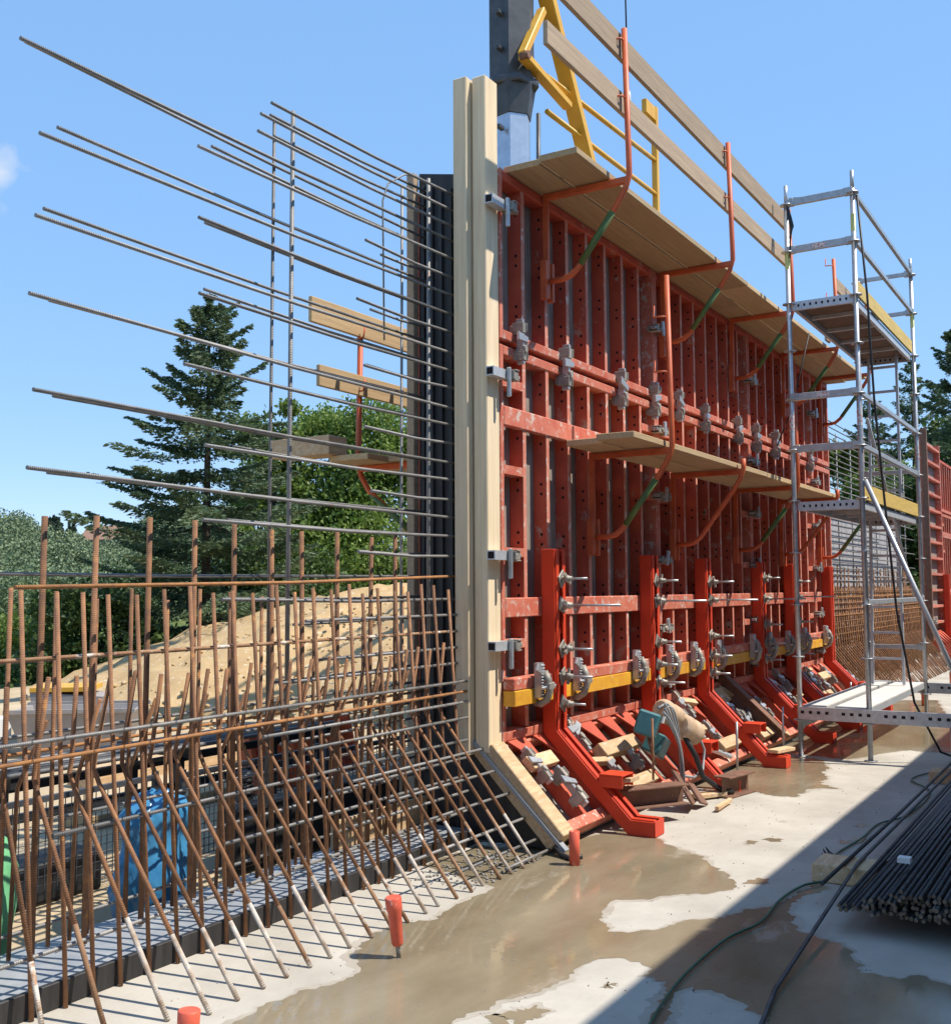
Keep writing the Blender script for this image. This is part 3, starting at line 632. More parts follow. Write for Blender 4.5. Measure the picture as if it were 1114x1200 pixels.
for i, x in enumerate(SBX[:5]):
    for j, z in enumerate((1.70,1.49,1.19,1.0,.82)):
        tie(f'square plate and rod on the {NTH[i]} red upright, {["topmost","second","third","fourth","lowest"][j]} of its column', (x-.0,3.378,z+random.uniform(-.03,.03)), (.22 if j != 1 else .47)+random.uniform(-.06,.03))

# red and yellow edge rails with ratchet clamps ------------------------------------
segs = [(5.99,6.52),(6.71,8.26),(8.45,9.58),(9.77,11.34),(11.53,12.61),(12.80,14.42)]
for i, (a, b) in enumerate(segs):
    single(MB().box(0,b-a,3.40,3.492,.855,.955), 'yellow_beam', M['beamy'], f'yellow timber beam clamped low on the wall, {NTH[i]} from the timber posts', 'beam', (a,0,0), 'yellow beams clamped low on the wall', .004)
    single(MB().box(0,b-a,3.405,3.492,.958,1.035), 'steel_rail', M['redrail'], f'dusty red rail on top of the {NTH[i]} yellow beam', 'rail', (a,0,0), 'red rails on the yellow beams', .006)
mb = MB(); mb.box(-.028,.028,-.07,-.012,-.10,.20)
tooth = MB(); tooth.box(-.029,.029,-.062,-.002,-.10,.20)
for k in range(11): tooth.prism([(-.062,-.08+k*.025),(-.076,-.073+k*.025),(-.062,-.06+k*.025)], -.026, .026)
RC = {'toothed_bar': tooth.mesh('toothed_bar', M['galv'])}
RC['hook'] = MB().tube([(0,-.04,.12),(.0,-.075,.05),(.0,-.085,-.04),(.0,-.06,-.12),(0,.0,-.16),(0,.05,-.15)], .032, 8).mesh('hook', M['cast'])
RC['spindle'] = MB().lathe([(.013,-.10),(.013,.05),(.026,.05),(.026,.10),(.013,.10),(.013,.13)], (0,0,0), 8, (1,0,0)).mesh('spindle', M['galv'])
RC['wedge'] = CM['wedge']; RC['block'] = MB().box(-.04,.04,-.10,-.04,-.035,.03).mesh('block', M['cast'], bevel=.008)
for i, x in enumerate((6.27,6.84,7.90,8.62,9.20,9.86,10.95,11.55,12.28,13.0,14.05)):
    t = thing('ratchet_clamp', f'grey toothed clamp round the yellow beam, {NTH[i]} from the timber posts', 'clamp', (x,3.395,.97), 'toothed clamps round the yellow beams')
    t.rotation_euler = (0,random.uniform(-.08,.08),0); t.scale = (.85,.8,random.uniform(.74,.84))
    piece(RC['toothed_bar'], 'toothed_bar', t, (-.01,0,0)); piece(RC['hook'], 'hook', t, (.03,-.02,0)); piece(RC['spindle'], 'spindle', t, (.02,-.09,-.01)); piece(RC['block'], 'block', t, (.04,-.03,0)); piece(RC['wedge'], 'wedge', t, (.02,-.06,.11), (0,.5,0))

# clamps, blocks and steel lying on the slope -----------------------------------------
def on_slope(x, s, n): y, z = SL(s, n); return (x, y, z)
TILT = R(-44.4)
sl_cl = [(6.12,.47),(6.30,.26),(6.86,.62),(7.02,.30),(7.42,.34),(8.50,.66),(8.66,.55),(8.82,.42),(9.0,.62),(9.12,.28),(9.82,.63),(9.98,.45),(10.12,.28),(10.55,.55),(10.8,.35),(11.6,.55),(11.8,.38),(12.1,.6),(12.95,.62),(13.1,.45),(13.3,.55),(13.5,.35),(14.0,.5),(14.75,.5),(14.9,.35)]
for i, (x, s_) in enumerate(sl_cl):
    bay = sum(x > b for b in SBX)
    panel_clamp(['dusty clamp beside the leaning timber, high on the slope','big grey clamp beside the leaning timber, low on the slope','grey clamp on the slope just right of the nearest red upright','grey clamp on the slope below the grey cable loops','cast clamp on the slope under the beige drums',
         'grey clamp high on the slope, right of the second upright','tube clamp lying on the slope by the second upright','pale clamp above the yellow chip on the slope','clamp at the top of the slope between second and third upright','low clamp on the slope beside the thin upright rod',
         'clamp high on the slope just right of the third upright','clamp halfway down the slope right of the third upright','low clamp on the slope right of the third upright','clamp behind the brown sloping beam','lower clamp behind the brown sloping beam',
         'clamp on the slope behind the scaffold leg','lower clamp on the slope behind the scaffold leg','upper clamp on the shaded slope left of the fifth upright','clamp high on the slope right of the fifth upright','clamp on the slope right of the fifth upright, lower left','clamp on the slope between fifth and last upright','low clamp on the slope between fifth and last upright','clamp on the slope just left of the last upright','upper clamp on the slope past the last upright','lower clamp on the slope past the last upright'][i],
        on_slope(x, s_, .125), (TILT, 0, 0), random.uniform(.68,.95), 'grey clamps on the sloping foot of the wall')
bl = [(6.52-.28,.50,.34,.10,.05),(7.30,.42,.62,.11,.09),(7.2,.12,.5,.09,.08),(8.62,.30,.30,.06,.06),(8.75,.22,.32,.06,.06),(9.2,.14,.44,.10,.09),(9.95,.16,.34,.09,.08),(10.3,.10,.5,.09,.08),(10.05,.62,.3,.16,.05),(13.2,.25,.4,.1,.08),(13.7,.5,.4,.1,.08)]
for i, (x, s_, l, w_, h) in enumerate(bl):
    mb = MB(); mb.prism([SL(s_-w_/2,.112),SL(s_+w_/2,.112),SL(s_+w_/2,.112+h),SL(s_-w_/2,.112+h)], x-l/2, x+l/2)
    single(mb, 'timber_block', M['block'], ['small timber block between the leaning timber and the nearest red upright','long sawn timber lying across the slope behind the nearest red upright','lower sawn timber across the slope behind the grey cables',
      'upper of two small battens on the slope by the second upright','lower of two small battens on the slope by the second upright','pale timber at the slope foot between second and third upright','short timber at the slope foot right of the third upright',
      'longer timber at the slope foot, under the brown sloping beam','flat board high on the slope right of the third upright','low timber on the slope between fifth and last upright','upper timber on the slope between fifth and last upright'][i], 'timber', (0,0,0), 'timber blocks on the sloping panels', .004)
for b, (xa, xb) in enumerate(((6.75,7.2),(8.5,9.5),(9.8,11.2),(11.55,12.55),(12.85,14.3))):
    for q, (s_, n_, nm) in enumerate(((.64,.125,'upper'),(.36,.128,'middle'),(.10,.13,'lowest'))):
        x = random.uniform(xa+.15, xb-.15); l = random.uniform(.16,.34); w_ = random.uniform(.03,.06); h = random.uniform(.03,.06); c = Vector(on_slope(x, s_, n_+h/2)); a_ = random.uniform(-.7,.7)
        e = Vector((math.cos(a_), .7*math.sin(a_), .714*math.sin(a_)))
        mb = MB(); mb.beam(-e*l/2, e*l/2, w_, h, (0,-.714,.7)); o_ = 'galv' if (b+q) % 3 == 0 else 'block'
        single(mb, 'timber_offcut' if o_ == 'block' else 'steel_offcut', M[o_], f'{nm} loose {"timber" if o_ == "block" else "steel bar"} offcut on the slope between the {NTH[b]} and {NTH[b+1]} red uprights', 'offcut', c, 'offcuts lying on the slope', .003)
def ibeam(name, a, b, h, w, m, label, cat='steel beam', up=(0,0,1)):
    a, b = Vector(a), Vector(b); mb = MB(); d = (b-a).normalized(); u = Vector(up); u = (u-d*u.dot(d)).normalized(); c = (a+b)/2*0
    mid = (a+b)/2; A, B = a-mid, b-mid
    mb.beam(A, B, .009, h-.024, u); mb.beam(A+u*(h/2-.006), B+u*(h/2-.006), w, .012, u); mb.beam(A-u*(h/2-.006), B-u*(h/2-.006), w, .012, u)
    return single(mb, name, m, label, cat, mid, None, .002)
ibeam('steel_beam', (6.72,3.00,.19), (7.20,2.74,.18), .14, .14, M['iron'], 'short rusty brown steel beam lying on the foot of the nearest red upright')
ibeam('steel_beam', (8.03,2.74,.082), (8.42,2.66,.082), .16, .14, M['iron'], 'short I beam with white cut end lying on the slab by the second upright')
ibeam('steel_beam', on_slope(10.28,.86,.19), on_slope(10.46,.0,.19), .14, .12, M['iron'], 'long brown steel beam leaning down the slope between third and fourth upright', up=(0,-.7,.7))
mb = MB(); mb.prism([(-.11,-.12),(.10,-.14),(.13,.10),(-.05,.16)], -.008, .008, 'y'); mb.cur = 1; mb.lathe([(.018,.0),(.018,.012)], (-.03,-.0,-.01), 8, (0,-1,0))
o = single(mb, 'steel_plate', [M['iron'], M['hole']], 'rusty flat steel plate with a hole leaning on the brown beam', 'steel plate', (7.46,2.83,.16)); o.rotation_euler = (R(-32),0,R(18))
mb = MB(); mb.prism([(-.10,-.09),(.09,-.10),(.10,.08),(-.05,.09)], -.008, .008, 'y')
o = single(mb, 'steel_plate', M['iron'], 'small rusty steel offcut behind the plate with a hole', 'steel plate', (7.63,2.80,.10)); o.rotation_euler = (R(-40),R(12),R(5))
for i, (a, b, lb) in enumerate([((6.60,2.93,.34),(6.86,2.98,.32),'small sawn board wedged on the foot of the nearest upright'),((7.5,2.60,.03),(7.86,2.62,.03),'thin pale batten flat on the slab by the rusty plates'),((9.60,2.80,.145),(9.88,2.72,.145),'pale board lying on the foot of the third upright'),((7.85,2.90,.03),(8.1,2.76,.03),'pale board lying flat under the I beam with the white end')]):
    mid = (Vector(a)+Vector(b))/2; mb = MB(); mb.beam(Vector(a)-mid, Vector(b)-mid, .11 if i != 1 else .03, .03); single(mb, 'board_offcut', M['block'], lb, 'board', mid, None, .003)
single(MB().tube([(0,0,.0),(0,0,.42)], .009, 6), 'threaded_rod', M['rust'], 'upright threaded rod standing on the brown beam by the nearest upright', 'rod', (6.98,2.87,.29))
for i, (x, y) in enumerate(((8.72,2.84),(10.02,2.82),(13.0,2.85))):
    single(MB().tube([(0,0,.0),(.01,0,.40)], .010, 6), 'threaded_rod', M['galv'], f'thin rod standing at the slope foot right of the {["second","third","fifth"][i]} red upright', 'rod', (x,y,.1))

# concrete vibrator set: teal motor box, beige drums, loops of cable
t = thing('vibrator_motor', 'teal electric motor box hung with grey cable loops on the slope', 'machine', (7.36,3.06,.62))
piece(MB().box(-.11,.11,-.08,.08,-.09,.09).mesh('body', M['teal'], bevel=.015), 'body', t, (0,0,0), (.3,.15,.3)); piece(MB().box(-.05,.07,-.012,0,-.02,.03).mesh('name_plate', M['white']), 'name_plate', t, (.02,-.105,.03), (.3,.15,.3))
piece(MB().tube([(.0,.0,-.08),(.05,-.03,-.3)], .014, 8).mesh('leg', M['iron']), 'leg', t); piece(MB().box(-.06,.20,-.05,.09,-.26,-.10).mesh('base', M['teal'], bevel=.012), 'base', t, (.30,-.03,-.02), (.4,.3,.2))
mb = MB()
for k in range(7):
    p = []; a0 = random.uniform(0,1)
    for u in np.linspace(0, 1, 16):
        p.append((.05+.36*u+.05*math.sin(3*u+a0), -.10-.05*math.sin(u*3.1)*(.6+.2*k/3), .10-.62*u**1.3-.14*math.sin(u*3.1)*(k-2)/4+.05*math.sin(6*u+k)))
    mb.tube(p, .0085, 6)
piece(mb.mesh('cable', M['cable']), 'cable', t)
p = [(.15,-.02,.10),(.35,-.03,.13),(.55,-.06,.02),(.72,-.10,-.10),(.80,-.14,-.28),(.70,-.16,-.42),(.50,-.16,-.45),(.36,-.13,-.42)]
piece(MB().tube(p, .011, 6).mesh('cable', M['cable']), 'cable', t)
piece(MB().tube([(.45,-.10,-.12),(.55,-.16,-.30),(.58,-.20,-.45),(.70,-.30,-.56),(.80,-.36,-.59)], .022, 8).mesh('shaft', M['black']), 'shaft', t)
for i, (x, y, z, r, l, ax, lb) in enumerate([(7.72,3.04,.66,.085,.26,(.9,-.15,-.35),'left one of two dusty beige drums on the slope above the cables'),(7.92,2.96,.52,.095,.24,(.9,-.2,-.4),'right one of two dusty beige drums on the slope above the cables')]):
    mb = MB(); mb.lathe([(r*.7,-l/2),(r,-l/2+.03),(r*1.03,-l*.15),(r*.93,-l*.1),(r*.93,l*.1),(r*1.03,l*.15),(r,l/2-.03),(r*.6,l/2)], (0,0,0), 18, ax); single(mb, 'drum', M['beige'], lb, 'drum', (x,y,z))

# ------------------------------------------------------------ work platforms on brackets
def bracket(x, z, label, post=1.05, wall=FY, out=-1, low=.65, reach=.68, green=True, name='platform_bracket'):
    """bent tube bracket: hanger on the wall, crossbar under the planks, tube curving up into a rail post"""
    t = thing(name, label, 'bracket', (x,wall,z), 'orange brackets carrying the plank platforms')
    s = out; p = [(0,s*.06,-low),(0,s*.16,-low),(0,s*.22,-low+.015),(0,s*.28,-low+.06),(0,s*(reach-.10),-.20),(0,s*(reach-.03),-.09),(0,s*reach,.0),(0,s*reach,.08)]
    if post > .1: p.append((0,s*(reach-.02),post))
    piece(MB().tube(p, .022, 8).mesh('tube', M['orange']), 'tube', t)
    piece(MB().beam((0,s*.03,-.032),(0,s*(reach-.015),-.032),.04,.045).mesh('crossbar', M['orange'], bevel=.004), 'crossbar', t)
    piece(MB().box(-.016,.016,min(s*.012,s*.05),max(s*.012,s*.05),-low-.12,.0).mesh('hanger', M['orange']), 'hanger', t)
    for q in (-.05,.05): piece(MB().box(q-.016,q+.016,min(s*.013,s*.06),max(s*.013,s*.06),-low-.14,-low+.14).mesh('foot_plate', M['orange']), 'foot_plate', t)
    if green: piece(MB().tube([(0,s*.30,-low+.085),(0,s*(reach-.13),-.235)], .0245, 8).mesh('sleeve', M['green']), 'sleeve', t)
    if post > .5:
        for zz in (.55, .96): piece(MB().tube([(0,s*(reach-.02),zz),(-.05,s*(reach-.02),zz),(-.07,s*(reach-.06),zz),(-.07,s*(reach-.10),zz),(-.05,s*(reach-.10),zz+.09)], .007, 5).mesh('board_hook', M['orange']), 'board_hook', t)
    return t
UZ = 4.46
UX = [6.62, 8.86, 10.80, 12.75, 14.55]
for i, x in enumerate(UX): bracket(x, UZ, f'orange bent tube bracket under the top platform, {NTH[i]} along it', 1.05)
MZ = 2.63
for i, x in enumerate([7.33, 9.02, 10.80, 12.5, 14.3]):
    bracket(x, MZ+.024, f'orange bent tube bracket under the middle platform, {NTH[i]} along it', 1.28 if i in (0,2) else .06, green=i not in (1,3))
def planks(z, ys, xs, tag_, m='plankx', th=.045):
    for j, (a, b) in enumerate(ys):
        for i, (x0, x1) in enumerate(xs[j]):
            mb = MB(); mb.box(0, x1-x0, a, b, 0, th)
            o = single(mb, 'scaffold_plank', M[m], f'sawn plank of the {tag_} platform, {["wall side","outer side"][j]}, {NTH[i]} along it', 'plank', (x0,0,z+random.uniform(0,.004)), 'planks of the work platforms', .004)
planks(UZ-.008, [(3.25,3.53),(2.955,3.235)], [[(6.12,10.35),(10.36,15.1)],[(6.08,9.7),(9.71,15.0)]], 'top')
planks(MZ+.02, [(3.17,3.46),(2.87,3.155)], [[(6.88,10.2),(10.21,12.75)],[(6.74,9.9),(9.91,12.7)]], 'middle')
single(MB().box(0,1.2,3.0,3.2,0,.03), 'scaffold_plank', M['plankx'], 'loose short board lying on top of the middle platform', 'plank', (11.2,0,MZ+.073), None, .003)
def gboard(x0, x1, y, z0, z1, lb, m='greyboard'):
    single(MB().box(0,x1-x0,-.016,.016,0,z1-z0), 'guard_board', M[m], lb, 'board', (x0,y,z0), 'guard boards along the platforms', .003)
gboard(5.5, 10.95, 2.885, 5.31, 5.49, 'upper guard board of the top platform, long and weathered')
gboard(5.52, 10.85, 2.885, 4.92, 5.07, 'lower guard board of the top platform, grey and weathered')
gboard(13.0, 15.4, 2.885, 5.20, 5.36, 'short guard board past the scaffold tower on the top platform')
gboard(12.6, 12.78, 2.92, 4.51, 4.95, 'short upright board end behind the scaffold deck')
# outer platform on the far side of the wall, seen past the black end board
bracket(6.34, 2.56, 'orange bent tube bracket on the far side, left of the black end board', 1.12, 4.17, 1, .60, .78)
bracket(8.9, 2.56, 'second orange bracket on the far side of the wall, hidden behind the end board', 1.12, 4.17, 1, .60, .78)
gboard(5.72, 9.6, 4.905, 3.53, 3.715, 'upper guard board on the far side of the wall, left of the black end board', 'plankx')
gboard(5.81, 9.6, 4.905, 3.08, 3.235, 'lower guard board on the far side of the wall, left of the black end board', 'plankx')
for j, (a, b) in enumerate(((4.25,4.60),(4.615,4.97))):
    single(MB().box(0,3.2,a,b,0,.045), 'scaffold_plank', M['plankx'], f'plank of the platform on the far side of the wall, {["next to the wall","outer one"][j]}', 'plank', (6.24-.22*j,0,2.552), 'planks of the work platforms', .004)
single(MB().box(-.21,0,0,.56,0,.14), 'timber_beam', M['block'], 'squared timber beam end sticking out over the trees, left of the far platform', 'beam', (6.14,4.90,2.60), None, .004)
for i in range(4):
    mb = MB(); mb.box(.002,2.698,4.061,4.078,.3,4.38); mb.cur = 1
    for k in range(9): mb.box(.02+k*.335,.06+k*.335,4.0785,4.18,.3,4.38)
    single(mb, 'back_formwork', [M['ply'], M['red']], f'panel closing the far side of the wall, {NTH[i]} from the black end board', 'formwork', (5.95+2.72*i-.02,0,0), 'panels of the far side of the wall')

# ------------------------------------------------------------ crane beyond the wall
t = thing('mobile_crane', 'grey telescopic crane mast with yellow struts and railings beyond the wall', 'crane', (11.15,6.3,-.06))
def ngon_col(z0, z1, r0, r1, n, rot, m, name, o=(0,0)):
    mb = MB(); P = [[(o[0]+r*math.cos(2*math.pi*k/n+rot), o[1]+r*math.sin(2*math.pi*k/n+rot), z) for k in range(n)] for r, z in ((r0,z0),(r1,z1))]
    mb._add(P[0]+P[1], [tuple(range(n))[::-1], tuple(range(n,2*n))]+[(k,(k+1)%n,n+(k+1)%n,n+k) for k in range(n)]); return piece(mb.mesh(name, M[m], bevel=.012), name, t)
ngon_col(.9, 8.05, .235, .235, 6, .35, 'mast', 'inner_mast'); ngon_col(7.50, 7.90, .245, .315, 6, .35, 'crane', 'mast_head'); ngon_col(7.92, 15.2, .30, .30, 6, .35, 'crane', 'outer_mast')
piece(MB().lathe([(.345,0),(.345,.10)], (0,0,7.87), 6, (0,0,1)).mesh('collar', M['crane'], bevel=.01), 'collar', t)
piece(MB().tube([(.20,-.24,5.9),(.20,-.26,7.6)], .028, 8).mesh('ram', M['crane']), 'ram', t)
for z in (7.3, 8.3, 8.75, 6.75): piece(MB().box(-.36,-.24,-.03,.03,z-.025,z+.025).mesh('lug', M['crane'], bevel=.006), 'lug', t)
piece(MB().lathe([(.05,-.06),(.05,.06)], (-.28,-.34,8.12), 10, (0,1,0)).mesh('hinge_pin', M['iron']), 'hinge_pin', t)
piece(MB().beam((.05,-.3,9.70),(1.86,-.3,6.9),.13,.20,(0,1,0)).mesh('strut', M['yellow'], bevel=.01), 'strut', t)
piece(MB().beam((-.30,-.32,8.13),(.25,-.3,8.95),.09,.11,(0,1,0)).mesh('strut', M['yellow'], bevel=.01), 'strut', t)
piece(MB().beam((-.30,-.32,8.12),(.95,-.3,7.98),.09,.13,(0,1,0)).mesh('strut', M['yellow'], bevel=.01), 'strut', t)
for z0, z1 in ((8.14,8.31),(7.68,7.77)): piece(MB().tube([(.35,-.3,z0),(4.0,-.3,z1)], .035, 6).mesh('hand_rail', M['yellow']), 'hand_rail', t)
piece(MB().beam((3.97,-.3,6.9),(3.97,-.3,9.16),.09,.09).mesh('rail_post', M['yellow'], bevel=.006), 'rail_post', t); piece(MB().box(3.55,3.92,-.34,-.26,8.92,9.14).mesh('rail_head', M['yellow'], bevel=.006), 'rail_head', t)
piece(MB().box(.30,.46,-.40,-.2,.9,7.1).mesh('rail_post', M['yellow'], bevel=.006), 'rail_post', t)
piece(MB().box(1.0,4.2,-.36,-.2,6.72,6.9).mesh('platform', M['yellow'], bevel=.02), 'platform', t)
for x, y in ((1.1,-.28),(4.1,-.28)): piece(MB().box(x-.07,x+.07,y-.07,y+.07,0,6.72).mesh('leg', M['yellow']), 'leg', t)
piece(MB().box(-.5,5.4,-.7,.5,.0,1.0).mesh('chassis', M['crane'], bevel=.03), 'chassis', t)
piece(MB().beam((-.3,0,15.0),(5.4,-.2,15.3),.4,.5).mesh('jib', M['crane']), 'jib', t)
piece(MB().tube([(3.25,-.1,15.0),(3.3,-.15,9.15)], .013, 6).mesh('hoist_rope', M['black']), 'hoist_rope', t)
piece(MB().lathe([(.03,0),(.05,.08),(.05,.30),(.025,.38)], (3.3,-.15,8.82), 8).mesh('rope_socket', M['galv']), 'rope_socket', t)

# ------------------------------------------------------------ scaffold tower
X1, X2, Y1, Y2 = 10.37, 13.55, 2.75, 2.115
t = thing('scaffold_tower', 'galvanised scaffold tower with three decks and yellow toe boards in front of the wall', 'scaffold', (X1,Y2,0))
DX, DY = X2-X1, Y1-Y2
def std(h):
    mb = MB(); mb.tube([(0,0,.0),(0,0,h-.18)], .0242, 10); mb.tube([(0,0,h-.18),(0,0,h)], .019, 8); mb.lathe([(.06,0.),(.06,.008)], (0,0,.004), 8); return mb.mesh('standard', M['galv'])
RM = MB().lathe([(.062,-.005),(.062,.005)], (0,0,0), 8).mesh('rosette', M['galv']); LB = MB().prism([(.0248*math.cos(a),.0248*math.sin(a)) for a in np.linspace(0,6.28,11)[:10]], 0, .17, 'z').mesh('sticker', mat('yellow green sticker', (.62,.66,.10), (.5,.5,.08), .5))
LW = MB().prism([(.0248*math.cos(a),.0248*math.sin(a)) for a in np.linspace(0,6.28,11)[:10]], 0, .16, 'z').mesh('sticker', mat('white red sticker', (.7,.68,.66), (.55,.14,.10), .5, scale=40, lo=.5, hi=.56))
for x, y, h in ((0,0,5.62),(0,DY,5.60),(DX,0,5.60),(DX,DY,5.6)):
    s_ = piece(std(h), 'standard', t, (x,y,0))
    for z in (.35,.95,1.45,1.95,2.45,2.95,3.45,3.93,4.40,4.92,5.40):
        piece(RM, 'rosette', s_, (0,0,z))
    piece(LB, 'sticker', s_, (0,0,5.02 if (x,y) == (0,0) else 4.75)); piece(LW, 'sticker', s_, (0,0,3.14))
def ledger(p, q, m='galv', h=.05, w=.034):
    mb = MB(); a, b = Vector(p), Vector(q); d = (b-a).normalized(); mb.beam(a+d*.05, b-d*.05, w, h); mb.beam(a+d*.0, a+d*.075, .05, .075); mb.beam(b-d*.075, b, .05, .075); return piece(mb.mesh('ledger', M[m], bevel=.004), 'ledger', t)
for z in (4.94,3.47):
    piece(MB().box(-.0195,-.0175,DY*.42,DY*.42+.12,z-.022,z+.022).mesh('sticker', bpy.data.materials['white red sticker']), 'sticker', t)
for z in (5.42,4.94,3.47,2.96): ledger((0,0,z),(0,DY,z), h=.07)
for z in (5.42,4.94,3.0): ledger((DX,0,z),(DX,DY,z))
for z in (5.42,4.94,3.47,2.96,1.47): ledger((0,0,z),(DX,0,z))
ledger((0,DY,.30),(DX,DY,.30)); ledger((DX,0,.9),(DX,DY,.9))
def deck(z, y0, y1, xa=0., xb=None, m='ply2'):
    xb = DX if xb is None else xb
    d = piece(MB().box(xa+.05,xb-.05,y0+.03,y1-.03,z-.012,z).mesh('deck', M[m]), 'deck', t)
    for x in (xa+.012, xb-.047):
        mb = MB(); mb.box(x,x+.035,y0+.03,y1-.03,z-.085,z+.002); mb.cur = 1
        for k in range(9):
            yy = y0+.09+k*(y1-y0-.18)/8; mb.prism([(yy+.011*math.cos(a), z-.04+.016*math.sin(a)) for a in np.linspace(0,6.28,8)[:7]], x-.0015, x+.001)
        piece(mb.mesh('end_rail', [M['alu'], M['hole']], bevel=.0), 'end_rail', d)
    for y in (y0+.03, y1-.062): piece(MB().box(xa+.048,xb-.048,y,y+.032,z-.075,z-.0125).mesh('side_rail', M['alu']), 'side_rail', d)
    for k in (1, 2, 3, 4): x = xa+(xb-xa)*k/5; piece(MB().box(x-.02,x+.02,y0+.063,y1-.063,z-.05,z-.0126).mesh('cross_rail', M['alu']), 'cross_rail', d)
M['ply2'] = mat('brown scaffold plywood', (.20,.125,.08), (.13,.085,.06), .7, scale=6)
M['deckpale'] = mat('pale cement dusted deck', (.66,.64,.60), (.55,.53,.50), .8, scale=4)
deck(4.42, 0, DY); deck(2.44, 0, DY)
deck(.49, .36, DY, m='deckpale'); deck(.49, -.02, .34, m='deckpale')
for z in (4.43, 2.45):
    mb = MB(); mb.box(.06,DX-.05,.005,.03,z,z+.15); piece(mb.mesh('toe_board', M['toey'], bevel=.003), 'toe_board', t)
def perf(p, q, h=.12):
    a, b = Vector(p), Vector(q); mb = MB(); mb.beam(a, b, .05, h); mb.cur = 1; L_ = (b-a).length; d = (b-a)/L_; n = int(L_/.075)
    for k in range(n):
        if k % 5 == 4: continue
        c = a+d*(L_*(k+.5)/n); s_ = d.cross(Vector((0,0,1)))
        for sg in (-1, 1): mb.obox(c+s_*.0255*sg+Vector((0,0,.01)), d*.016, s_*.0006, Vector((0,0,.014)))
    return piece(mb.mesh('carrier_beam', [M['galv'], M['hole']]), 'carrier_beam', t)
perf((-.035,DY,.42),(-.035,-.95,.42)); perf((DX+.03,DY,.42),(DX+.03,-1.3,.42))
for x, y in ((-.035,-.72),(DX+.03,-.95)): piece(MB().tube([(x-.0,y,0),(x,y,.36)], .03, 10).mesh('leg', M['galv']), 'leg', t)
piece(MB().tube([(0,-.03,2.62),(.12,-1.05,.0)], .0242, 8).mesh('stay_tube', M['galv']), 'stay_tube', t)
piece(MB().tube([(DX*.2,.06,3.30),(DX*.97,.06,1.45)], .017, 8).mesh('diagonal_brace', M['galv']), 'diagonal_brace', t)
def ladder(x, y0, y1, z0, z1, lean, label):
    l = thing('ladder', label, 'ladder', (x,(y0+y1)/2,z0)); h = z1-z0; w = (y1-y0)/2
    for s_ in (-1, 1): piece(MB().beam((0,s_*w,0),(lean,s_*w*.92,h),.026,.055,(1,0,0)).mesh('rail', M['alu']), 'rail', l)
    n = int(h/.28)
    for k in range(1, n+1): q = k/(n+.5); piece(MB().beam((lean*q,-w*.97,h*q),(lean*q,w*.97,h*q),.035,.028).mesh('rung', M['alu']), 'rung', l)
ladder(12.9, 2.24, 2.58, .50, 2.42, .10, 'aluminium ladder standing on the lowest scaffold deck')
ladder(13.1, 2.24, 2.58, 2.45, 4.38, .10, 'aluminium ladder standing on the middle scaffold deck')
single(MB().tube([(10.40,2.08,5.38),(10.42,2.02,4.4),(10.43,1.99,3.4),(10.45,1.93,2.4),(10.46,1.86,1.4),(10.5,1.74,.55),(10.62,1.55,.1),(10.85,1.42,.012),(11.3,1.40,.012),(12.2,1.35,.012)], .011, 6), 'power_cable', M['black'], 'black cable hanging down the front of the scaffold tower to the slab', 'cable')
mb = MB()
for k in range(5): mb.tube([(10.35+.02*k,2.74,5.40),(10.32-.01*k,2.70-.01*k,5.15),(10.35,2.72,4.86+.05*k)], .006, 4)
mb.tube([(10.36,2.72,5.46),(10.38,2.4,5.44),(10.37,2.14,5.45)], .007, 4)
single(mb, 'tie_rope', M['black'], 'dark tie ropes knotted on the scaffold standard next to the guard boards', 'rope')
single(MB().tube([(11.75,2.9,4.42),(11.72,3.1,3.6),(11.8,3.3,3.2)], .008, 5), 'tie_rope', M['black'], 'dark rope hanging under the top platform behind the scaffold', 'rope')
mb = MB(); mb.box(-.04,.04,-.03,.03,0,.16); mb.box(.06,.12,-.03,.03,0,.20)
single(mb, 'level_instrument', M['black'], 'small dark tool left standing on the top scaffold deck', 'tool', (11.9,2.25,4.425))

